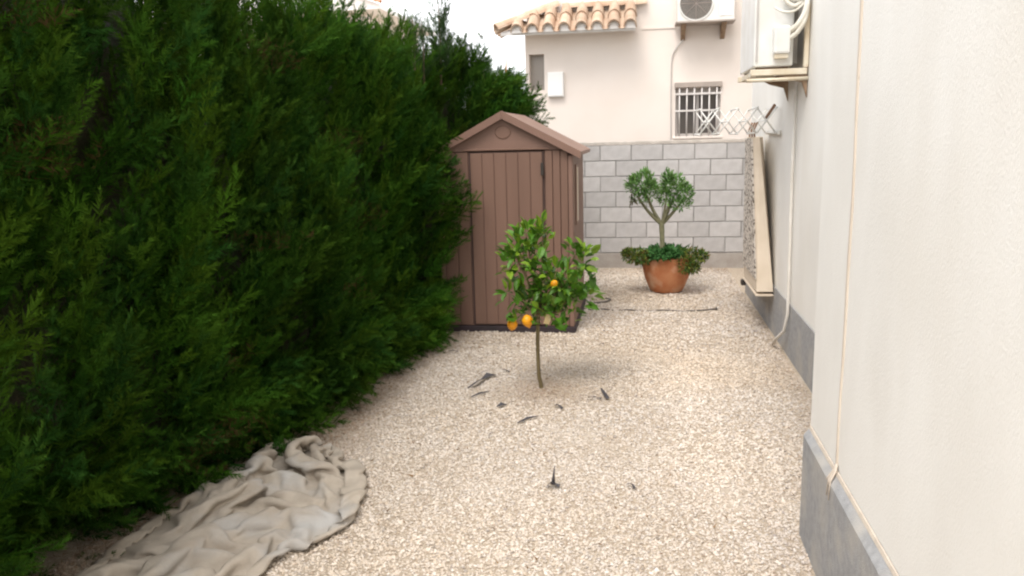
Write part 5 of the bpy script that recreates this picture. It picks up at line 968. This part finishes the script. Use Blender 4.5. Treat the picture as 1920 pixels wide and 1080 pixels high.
91, 576, 66, 108, 578, 22, 152, 562, 12, 194, 539, 9, 215, 510, 38, 240, 539, 14, 284, 536, 22, 311, 532, 52, 324, 549, 13, 361, 575, 29, 360, 544, 63, 374, 530, 104, 421, 529, 119, 459, 534, 95, 503, 544, 80,
521, 511, 56, 546, 522, 20, 578, 534, 44, 614, 537, 21, 659, 538, 42, 653, 515, 80, 622, 489, 99, 590, 484, 64, 550, 462, 54, 538, 472, 12, -169, 540, 28, -156, 546, 72, -116, 562, 81, -112, 535, 116, -69, 537, 100,
-49, 532, 59, -8, 535, 81, 29, 537, 110, 28, 555, 152, 7, 571, 191, 34, 568, 229, 77, 576, 212, 80, 581, 167, 110, 564, 144, 126, 543, 108, 146, 570, 89, 113, 551, 64, 147, 523, 46, 190, 517, 46, 229, 536, 63,
261, 553, 40, 295, 566, 14, 290, 557, 57, 336, 546, 49, 334, 591, 46, 346, 571, 82, 383, 549, 75, 425, 558, 88, 439, 526, 59, 478, 522, 37, 509, 554, 59, 540, 560, 29, 578, 557, 11, 621, 572, 26, 648, 568, 62,
622, 544, 90, 588, 517, 64, 560, 493, 88, 523, 490, 64, 564, 487, 46, -129, 550, 23, -160, 573, 47, -153, 566, 91, -102, 569, 106, -73, 558, 66, -26, 564, 78, 19, 572, 63, 4, 577, 106, 27, 596, 139, 21, 602, 181,
33, 562, 191, 68, 594, 182, 105, 615, 170, 117, 603, 128, 97, 578, 98, 128, 610, 84, 152, 575, 70, 153, 531, 80, 198, 531, 78, 208, 564, 52, 245, 582, 29, 287, 598, 29, 300, 588, 70, 309, 543, 72, 318, 588, 79,
361, 601, 84, 381, 566, 102, 397, 570, 62, 434, 562, 38, 473, 555, 12, 518, 566, 22, 552, 593, 42, 581, 591, 10, 594, 571, 52, 625, 596, 75, 590, 567, 86, 601, 525, 98, 564, 530, 74, 534, 501, 95, 549, 522, 63,
-117, 588, 12, -121, 591, 55, -126, 606, 101, -80, 602, 97, -43, 584, 75, -11, 579, 41, 17, 607, 66, 14, 611, 110, 2, 617, 155, -13, 595, 195, 31, 596, 213, 54, 623, 188, 76, 623, 150, 98, 628, 110, 75, 599, 80,
111, 607, 52, 131, 568, 47, 167, 559, 55, 192, 562, 93, 226, 585, 74, 237, 614, 41, 278, 616, 59, 267, 578, 80, 287, 542, 103, 327, 553, 86, 340, 591, 112, 385, 604, 107, 418, 601, 75, 453, 593, 50, 476, 553, 56,
512, 585, 56, 527, 593, 12, 564, 615, 25, 569, 592, 67, 596, 611, 93, 632, 584, 95, 598, 565, 118, 552, 561, 128, 512, 551, 115, 517, 567, 75, -138, 608, 58, -111, 636, 51, -101, 641, 89, -91, 602, 66, -59, 582, 44,
-22, 610, 44, -24, 605, 86, -11, 638, 116, -34, 621, 153, -4, 628, 185, 34, 633, 208, 27, 634, 164, 44, 611, 128, 59, 613, 86, 81, 628, 49, 91, 601, 16, 135, 594, 26, 159, 594, 60, 199, 581, 62, 212, 613, 87,
232, 644, 61, 248, 601, 71, 265, 591, 112, 296, 564, 131, 320, 529, 113, 361, 540, 130, 404, 555, 125, 443, 577, 119, 478, 598, 107, 493, 601, 66, 475, 579, 33, 510, 605, 42, 547, 635, 47, 586, 619, 37, 625, 632, 56,
613, 629, 100, 579, 615, 126, 550, 585, 101, 514, 585, 126, 511, 600, 80, -134, 637, 44, -113, 662, 72, -71, 658, 72, -66, 624, 42, -62, 596, 9, -59, 606, 53, -58, 613, 96, -43, 639, 130, -35, 656, 170, 9, 663, 169,
45, 668, 196, 58, 664, 154, 45, 652, 112, 37, 639, 70, 52, 633, 28, 97, 633, 26, 142, 628, 22, 170, 626, 57, 210, 608, 45, 184, 626, 78, 222, 645, 95, 234, 602, 104, 244, 560, 115, 270, 539, 145, 312, 556, 150,
351, 578, 150, 390, 600, 143, 428, 624, 137, 447, 632, 97, 454, 621, 53, 465, 604, 11, 509, 616, 9, 541, 647, 10, 584, 655, 29, 611, 670, 61, 589, 669, 104, 563, 641, 82, 527, 617, 69, 523, 636, 109, 481, 622, 110,
-100, 664, 12, -100, 697, 42, -104, 660, 51, -97, 629, 24, -55, 630, 11, -33, 633, 51, -57, 654, 86, -36, 681, 118, -39, 696, 160, 3, 702, 174, 45, 706, 187, 40, 692, 141, 45, 685, 97, 31, 673, 56, 57, 669, 19,
102, 668, 10, 132, 663, 42, 174, 653, 28, 216, 647, 40, 197, 661, 81, 193, 633, 115, 201, 590, 114, 224, 566, 144, 262, 564, 168, 302, 586, 168, 338, 610, 157, 377, 633, 147, 410, 652, 124, 413, 628, 85, 421, 612, 45,
456, 634, 30, 495, 651, 10, 524, 677, 33, 561, 703, 30, 576, 724, 70, 539, 708, 92, 518, 689, 54, 487, 659, 52, 481, 624, 77, 458, 656, 102, -66, 678, 40, -110, 687, 71, -135, 676, 31, -89, 657, 9, -58, 655, 41,
-12, 675, 59, -46, 691, 85, -70, 694, 123, -27, 707, 128, 15, 713, 143, 46, 738, 170, 55, 722, 126, 35, 717, 86, 25, 705, 43, 68, 692, 45, 103, 703, 19, 148, 698, 41, 185, 685, 20, 199, 676, 63, 159, 652, 72,
158, 622, 107, 184, 606, 142, 213, 590, 173, 246, 593, 143, 285, 608, 128, 323, 626, 110, 346, 664, 121, 372, 636, 98, 407, 657, 67, 401, 637, 26, 443, 656, 8, 477, 684, 12, 505, 716, 34, 542, 742, 30, 554, 756, 70,
521, 723, 63, 485, 697, 59, 474, 663, 86, 464, 641, 50, 435, 664, 77, -70, 718, 43, -104, 722, 64, -123, 711, 22, -81, 702, 7, -38, 680, 24, -39, 703, 60, -26, 720, 99, -66, 733, 115, -34, 739, 147, 8, 751, 133,
45, 769, 152, 62, 756, 113, 48, 746, 71, 37, 737, 29, 72, 725, 57, 114, 727, 42, 143, 718, 10, 183, 717, 38, 183, 701, 80, 153, 675, 101, 146, 645, 135, 181, 634, 168, 228, 630, 171, 242, 632, 129, 282, 646, 143,
292, 646, 99, 330, 670, 89, 369, 670, 111, 371, 647, 70, 401, 669, 42, 421, 688, 5, 459, 710, 23, 485, 743, 14, 509, 780, 28, 514, 779, 73, 495, 750, 100, 470, 708, 103, 446, 696, 71, 465, 680, 35, 431, 653, 42,
-82, 739, 12, -98, 748, 53, -122, 738, 17, -86, 712, 33, -52, 716, 11, -30, 745, 39, -29, 763, 80, -62, 780, 105, -40, 790, 144, 1, 779, 165, 24, 774, 123, 57, 786, 96, 25, 772, 67, 50, 770, 30, 86, 759, 55,
107, 748, 15, 152, 751, 17, 162, 737, 60, 147, 701, 85, 166, 695, 126, 173, 652, 112, 204, 646, 146, 229, 669, 175, 234, 673, 129, 275, 687, 138, 287, 690, 95, 322, 703, 124, 339, 692, 83, 365, 676, 49, 388, 667, 13,
402, 704, 32, 427, 741, 9, 447, 783, 21, 475, 818, 29, 471, 811, 72, 472, 768, 61, 477, 720, 60, 431, 723, 57, 437, 683, 53, 422, 673, 12, -74, 752, 44, -96, 788, 37, -122, 762, 55, -107, 758, 14, -55, 756, 13,
-57, 762, 58, -30, 797, 70, -56, 813, 103, -25, 818, 131, -19, 777, 130, 7, 800, 105, 42, 822, 90, 22, 809, 52, 58, 788, 66, 101, 791, 48, 122, 781, 10, 149, 777, 47, 129, 747, 74, 126, 718, 108, 126, 687, 142,
164, 672, 161, 186, 700, 134, 205, 716, 171, 246, 716, 156, 244, 719, 113, 281, 740, 107, 311, 715, 82, 309, 676, 66, 334, 659, 34, 361, 682, 8, 382, 726, 12, 398, 771, 5, 423, 811, 7, 448, 837, 40, 456, 792, 45,
441, 768, 77, 457, 741, 51, 439, 733, 92, 410, 712, 58, 421, 671, 50, -72, 779, 30, -79, 798, 65, -123, 792, 52, -104, 796, 10, -55, 798, 7, -38, 801, 50, -60, 823, 82, -31, 839, 116, -50, 820, 154, -7, 805, 150,
-4, 834, 117, 2, 809, 80, 34, 842, 79, 67, 826, 58, 74, 812, 14, 112, 811, 37, 134, 802, 77, 114, 775, 109, 109, 749, 149, 131, 725, 180, 165, 705, 203, 190, 731, 177, 214, 760, 150, 216, 716, 128, 228, 753, 109,
264, 745, 77, 276, 703, 79, 285, 679, 41, 321, 685, 16, 357, 706, 36, 340, 739, 16, 357, 783, -1, 366, 814, 33, 408, 795, 26, 410, 759, 23, 433, 733, 31, 405, 745, 64, 406, 742, 99, 429, 709, 90, 397, 694, 65,
-53, 811, 12, -96, 835, 39, -141, 841, 36, -102, 847, 8, -58, 852, 6, -34, 849, 50, -73, 858, 68, -59, 863, 113, -31, 851, 148, 8, 832, 168, 26, 819, 128, 10, 844, 93, 18, 849, 47, 63, 858, 43, 99, 837, 29,
90, 814, 69, 116, 827, 105, 100, 803, 146, 109, 777, 182, 138, 757, 210, 178, 739, 198, 165, 740, 152, 190, 768, 125, 186, 722, 98, 207, 749, 71, 232, 727, 93, 258, 724, 56, 270, 703, 19, 313, 721, 39, 345, 726, 73,
317, 753, 59, 358, 742, 47, 381, 768, 20, 366, 790, 44, 382, 750, 54, 416, 756, 40, 415, 776, 71, 436, 762, 113, 407, 723, 114, 377, 721, 78, -66, 831, 42, -94, 867, 32, -141, 879, 37, -112, 884, 6, -75, 892, 18,
-36, 859, 9, -41, 871, 55, -26, 849, 91, 1, 864, 127, 27, 867, 165, 53, 845, 128, 36, 870, 96, 35, 883, 53, 62, 877, 14, 90, 866, 45, 81, 845, 87, 93, 831, 131, 123, 829, 163, 122, 807, 202, 164, 793, 208,
188, 775, 176, 145, 776, 151, 149, 758, 107, 180, 751, 76, 212, 780, 94, 233, 752, 67, 236, 718, 31, 274, 741, 23, 300, 745, 61, 322, 735, 98, 345, 764, 73, 328, 765, 37, 334, 792, 18, 336, 784, 48, 379, 784, 65,
413, 797, 45, 440, 801, 74, 410, 781, 96, 386, 750, 124, 357, 746, 93, -64, 865, 31, -88, 887, 55, -128, 909, 55, -101, 927, 23, -53, 929, 11, -18, 900, 7, -7, 859, 40, 0, 869, 81, 4, 897, 120, 29, 864, 128,
69, 881, 142, 56, 900, 100, 57, 912, 56, 71, 912, 14, 75, 901, 59, 78, 890, 101, 107, 888, 135, 113, 872, 180, 149, 853, 198, 186, 829, 191, 154, 800, 174, 151, 804, 130, 175, 784, 100, 172, 778, 54, 204, 802, 66,
207, 767, 38, 234, 749, 11, 263, 772, 38, 268, 766, 82, 297, 780, 115, 310, 809, 85, 283, 794, 54, 293, 801, 8, 334, 817, 20, 366, 832, 47, 410, 835, 39, 421, 836, 82, 391, 806, 104, 370, 768, 81, 334, 778, 103,
-22, 882, 12, -58, 908, 34, -86, 929, 58, -105, 972, 40, -63, 948, 44, -36, 916, 43, 10, 897, 37, -5, 912, 78, 31, 907, 94, 22, 898, 139, 62, 917, 147, 70, 931, 105, 83, 936, 64, 96, 945, 21, 103, 922, 63,
110, 915, 105, 103, 921, 148, 139, 898, 158, 171, 881, 193, 180, 847, 160, 142, 827, 153, 180, 838, 126, 180, 820, 84, 150, 815, 51, 192, 820, 37, 199, 784, 10, 245, 786, 12, 231, 777, 54, 243, 800, 100, 274, 810, 130,
268, 816, 83, 257, 829, 45, 282, 838, 6, 331, 850, 7, 368, 864, 30, 410, 872, 43, 396, 861, 85, 369, 826, 75, 341, 794, 68, 332, 815, 98, -26, 888, 62, -48, 914, 75, -66, 948, 90, -82, 991, 66, -44, 979, 45,
-22, 946, 22, 16, 930, 25, 5, 953, 66, -12, 927, 95, 35, 926, 102, 56, 955, 129, 101, 959, 115, 92, 973, 71, 112, 979, 36, 132, 962, 74, 141, 950, 116, 133, 960, 162, 166, 936, 180, 173, 900, 149, 176, 864, 122,
131, 858, 129, 165, 854, 100, 143, 822, 80, 152, 852, 48, 160, 814, 20, 204, 820, 9, 244, 821, 22, 220, 816, 57, 247, 833, 88, 264, 845, 128, 274, 851, 85, 251, 868, 50, 279, 877, 7, 329, 888, 7, 369, 906, 22,
399, 903, 56, 368, 878, 73, 350, 845, 51, 318, 812, 44, 327, 845, 77, -11, 931, 54, -30, 957, 59, -36, 976, 93, -59, 1013, 82, -22, 995, 64, -23, 979, 27, 22, 966, 49, 27, 929, 49, 14, 958, 86, 40, 965, 117,
80, 970, 104, 98, 1006, 124, 110, 1016, 82, 146, 1016, 60, 166, 994, 94, 140, 1012, 126, 175, 992, 145, 196, 954, 136, 176, 920, 115, 164, 879, 93, 121, 887, 109, 143, 871, 71, 112, 842, 63, 120, 843, 19, 162, 851, 24,
204, 857, 10, 238, 853, 29, 226, 852, 73, 211, 845, 115, 249, 866, 98, 279, 898, 94, 263, 915, 60, 274, 914, 6, 323, 932, 18, 364, 948, 28, 369, 928, 69, 353, 896, 37, 327, 871, 24, 305, 830, 24, 322, 858, 44,
9, 953, 12, 3, 974, 54, -1, 996, 94, -21, 1037, 97, -16, 1031, 50, -3, 1019, 10, -10, 976, 17, 39, 958, 44, 28, 925, 73, 54, 954, 83, 81, 991, 80, 79, 1037, 103, 115, 1057, 82, 159, 1054, 80, 135, 1023, 108,
170, 1042, 126, 201, 1006, 124, 176, 971, 110, 151, 936, 84, 147, 897, 58, 137, 922, 97, 108, 889, 92, 105, 875, 50, 119, 878, 10, 165, 879, 10, 199, 882, 35, 234, 886, 54, 195, 867, 68, 199, 877, 115, 235, 897, 111,
257, 925, 84, 279, 946, 57, 271, 960, 9, 320, 970, 7, 348, 967, 51, 333, 937, 79, 323, 921, 36, 294, 888, 26, 282, 846, 37, 306, 875, 12, 10, 996, 27, 36, 998, 46, 0, 1018, 66, 18, 1036, 101, 24, 1046, 54,
41, 1024, 19, 33, 981, 5, 47, 939, 12, 55, 932, 58, 30, 966, 67, 46, 995, 94, 74, 1020, 66, 111, 1027, 49, 157, 1030, 39, 178, 1015, 76, 196, 1051, 86, 208, 1008, 79, 175, 984, 61, 140, 956, 50, 168, 924, 48,
132, 932, 66, 122, 895, 63, 94, 903, 33, 125, 917, 8, 170, 916, 13, 215, 902, 13, 214, 911, 52, 178, 905, 74, 194, 915, 111, 224, 930, 78, 241, 913, 38, 249, 952, 19, 256, 993, 14, 299, 1004, 32, 305, 975, 73,
319, 945, 42, 288, 924, 39, 278, 890, 37, 290, 860, 66, 323, 889, 49, 30, 1000, 12, 19, 1022, 50, 21, 994, 80, 50, 1024, 98, 60, 1046, 58, 56, 1002, 53, 68, 988, 12, 37, 971, 22, 41, 923, 29, 64, 948, 63,
41, 978, 54, 75, 964, 41, 107, 975, 12, 151, 979, 7, 174, 1017, 24, 203, 1050, 34, 221, 1008, 40, 177, 991, 29, 145, 963, 12, 178, 961, 40, 151, 923, 36, 139, 884, 31, 114, 913, 51, 141, 941, 28, 184, 951, 12,
224, 940, 5, 198, 949, 46, 170, 948, 71, 198, 967, 96, 214, 958, 55, 222, 938, 12, 220, 976, 39, 249, 998, 64, 276, 1034, 55, 277, 990, 45, 296, 947, 23, 261, 926, 12, 285, 911, 48, 303, 887, 81, 344, 890, 70,
]
# ------------------------------------------------------------------ crumpled dust sheet
V = np.array(CLOTH, np.float32).reshape(-1, 3) * .001 + np.array([-2.0, 3.2, 0])
k_ = np.interp(V[:, 1], [2.1, 3.4], [.82, 1]); xr_ = np.interp(V[:, 1], [2.15, 2.6, 2.95, 3.22], [-1.78, -1.62, -1.55, -1.36])
V[:, 0] = xr_ - (xr_ - V[:, 0]) * k_ - .03
V[:, 1] = 2.1 + (V[:, 1] - 2.1) * .975
V[:, 2] = np.maximum(V[:, 2], .004) * .62 + .006
F = np.array([(j * NU + i, j * NU + i + 1, (j + 1) * NU + i + 1, (j + 1) * NU + i) for j in range(NV - 1) for i in range(NU - 1)])
ts = tri_mesh('dust_sheet', V, F, M['tarp'], smooth=True)
sm = ts.modifiers.new('subdiv', 'SUBSURF'); sm.levels = 1; sm.render_levels = 1
so_ = ts.modifiers.new('thick', 'SOLIDIFY'); so_.thickness = .004; so_.offset = 1
tag(ts, 'crumpled beige canvas dust sheet lying on the gravel at the foot of the hedge', 'dust sheet'); origin_to(ts, (-1.9, 3.3, 0))

# ------------------------------------------------------------------ scraps of black membrane and a half-buried hose
def scrap(pts, wid, label, curl=.5):
    """a torn strip of membrane: curved ribbon with thickness, twisted up out of the stones"""
    mb = MB(); pts = [Vector(p) for p in pts]; n_ = len(pts); vs = []
    for i, p in enumerate(pts):
        t = (pts[min(i + 1, n_ - 1)] - pts[max(i - 1, 0)]).normalized(); s_ = t.cross(Vector((0, 0, 1)))
        if s_.length < .1: s_ = Vector((1, 0, 0))
        s_.normalize(); u = s_.cross(t)
        a = curl * math.sin(i * 1.7); s2 = s_ * math.cos(a) + u * math.sin(a); w_ = wid[i] if isinstance(wid, (list, tuple)) else wid
        for sg in (-1, 1):
            for h in (0, .0025): vs.append(p + s2 * sg * w_ + u * h + Vector((0, 0, .006 + abs(math.sin(a)) * w_)))
    fs = []
    for i in range(n_ - 1):
        a = i * 4; b = a + 4; fs += [(a, a + 2, b + 2, b), (a + 1, b + 1, b + 3, a + 3), (a, b, b + 1, a + 1), (a + 2, a + 3, b + 3, b + 2)]
    fs += [(0, 1, 3, 2), ((n_ - 1) * 4, (n_ - 1) * 4 + 2, (n_ - 1) * 4 + 3, (n_ - 1) * 4 + 1)]
    mb.add(vs, fs); o = mb.build('membrane_scrap', M['scrap']); tag(o, label, 'scrap', 'black membrane scraps on the gravel'); origin_to(o, pts[0]); return o
G = .008
scrap([(-1.06, 5.66, G), (-1.10, 5.60, .018), (-1.13, 5.52, .016), (-1.15, 5.42, .02), (-1.20, 5.33, G)], [.008, .022, .012, .024, .005], 'long kinked black scrap left of the lemon tree, largest of the scraps')
scrap([(-1.03, 5.27, G), (-1.09, 5.20, .012), (-1.14, 5.13, G)], [.003, .007, .004], 'thin black sliver below the long kinked scrap left of the lemon tree')
scrap([(-.87, 5.00, G), (-.895, 4.975, .014), (-.925, 4.955, G)], [.010, .014, .006], 'small dark crumb of scrap, lower left of the lemon tree trunk')
scrap([(-.545, 5.01, G), (-.52, 4.98, .016), (-.49, 4.95, G)], [.005, .017, .010], 'small dark curl of scrap just right below the lemon tree trunk')
scrap([(-.63, 4.80, G), (-.69, 4.74, .012), (-.745, 4.66, G)], [.003, .010, .004], 'faint thin dark strip straight below the lemon tree trunk', .3)
scrap([(-.255, 5.28, .045), (-.235, 5.22, .025), (-.205, 5.17, G)], [.005, .024, .012], 'pointed black flake standing up on the right of the lemon tree')
scrap([(-.34, 5.19, G), (-.29, 5.175, .012), (-.25, 5.17, G)], [.004, .012, .008], 'flat black flake lying beside the pointed one on the right of the lemon tree')
o = scrap([(-.455, 3.79, G), (-.43, 3.785, .012), (-.395, 3.775, G)], [.018, .026, .014], 'black triangular scrap with a spike in the open gravel nearest the camera')
m2 = MB().tube([(0.025, 0, .01), (.028, .01, .055), (.034, .015, .105)], [.012, .006, .002], 6); m2.build('spike', M['scrap'], None)
sp_ = bpy.data.objects['spike']; sp_.parent = o
scrap([(-.055, 3.84, G), (-.03, 3.82, .012), (-.02, 3.79, G)], [.006, .010, .005], 'small grey speck of scrap in the open gravel right of the spiked one')
scrap([(-1.57, 6.31, G), (-1.53, 6.29, .012), (-1.49, 6.29, G)], [.006, .012, .006], 'small dark flake close to the hedge in front of the shed')
scrap([(-1.03, 5.80, G), (-1.0, 5.77, .012), (-.965, 5.74, G)], [.003, .010, .007], 'slim dark scrap above the long kinked one left of the lemon tree')
hp = [(-.56, 8.03, .008), (-.45, 8.0, .003), (-.36, 8.02, .009), (-.24, 7.99, .0), (-.1, 8.0, .008), (.05, 7.98, -.002), (.22, 7.985, .010), (.42, 7.975, .005), (.58, 7.99, .010), (.70, 8.02, .013), (.765, 8.05, .017)]
ho = MB().tube(spline(hp), [.007] * (6 * 9) + [.009] * 5 + [.016, .018], 7).build('irrigation_hose', M['hose'])
tag(ho, 'thin dark irrigation hose half buried across the gravel between the shed and pot', 'hose'); origin_to(ho, (.1, 8.0, 0))
# stub of pipe curving beside the shed
ho2 = MB().tube(spline([(-.50, 8.30, .006), (-.40, 8.33, .014), (-.33, 8.40, .014), (-.31, 8.50, .012), (-.36, 8.58, .006)]), .011, 7).build('irrigation_hose', M['hose'])
tag(ho2, 'short curved end of grey-brown hose beside the back corner of the shed', 'hose'); origin_to(ho2, (-.4, 8.4, 0))
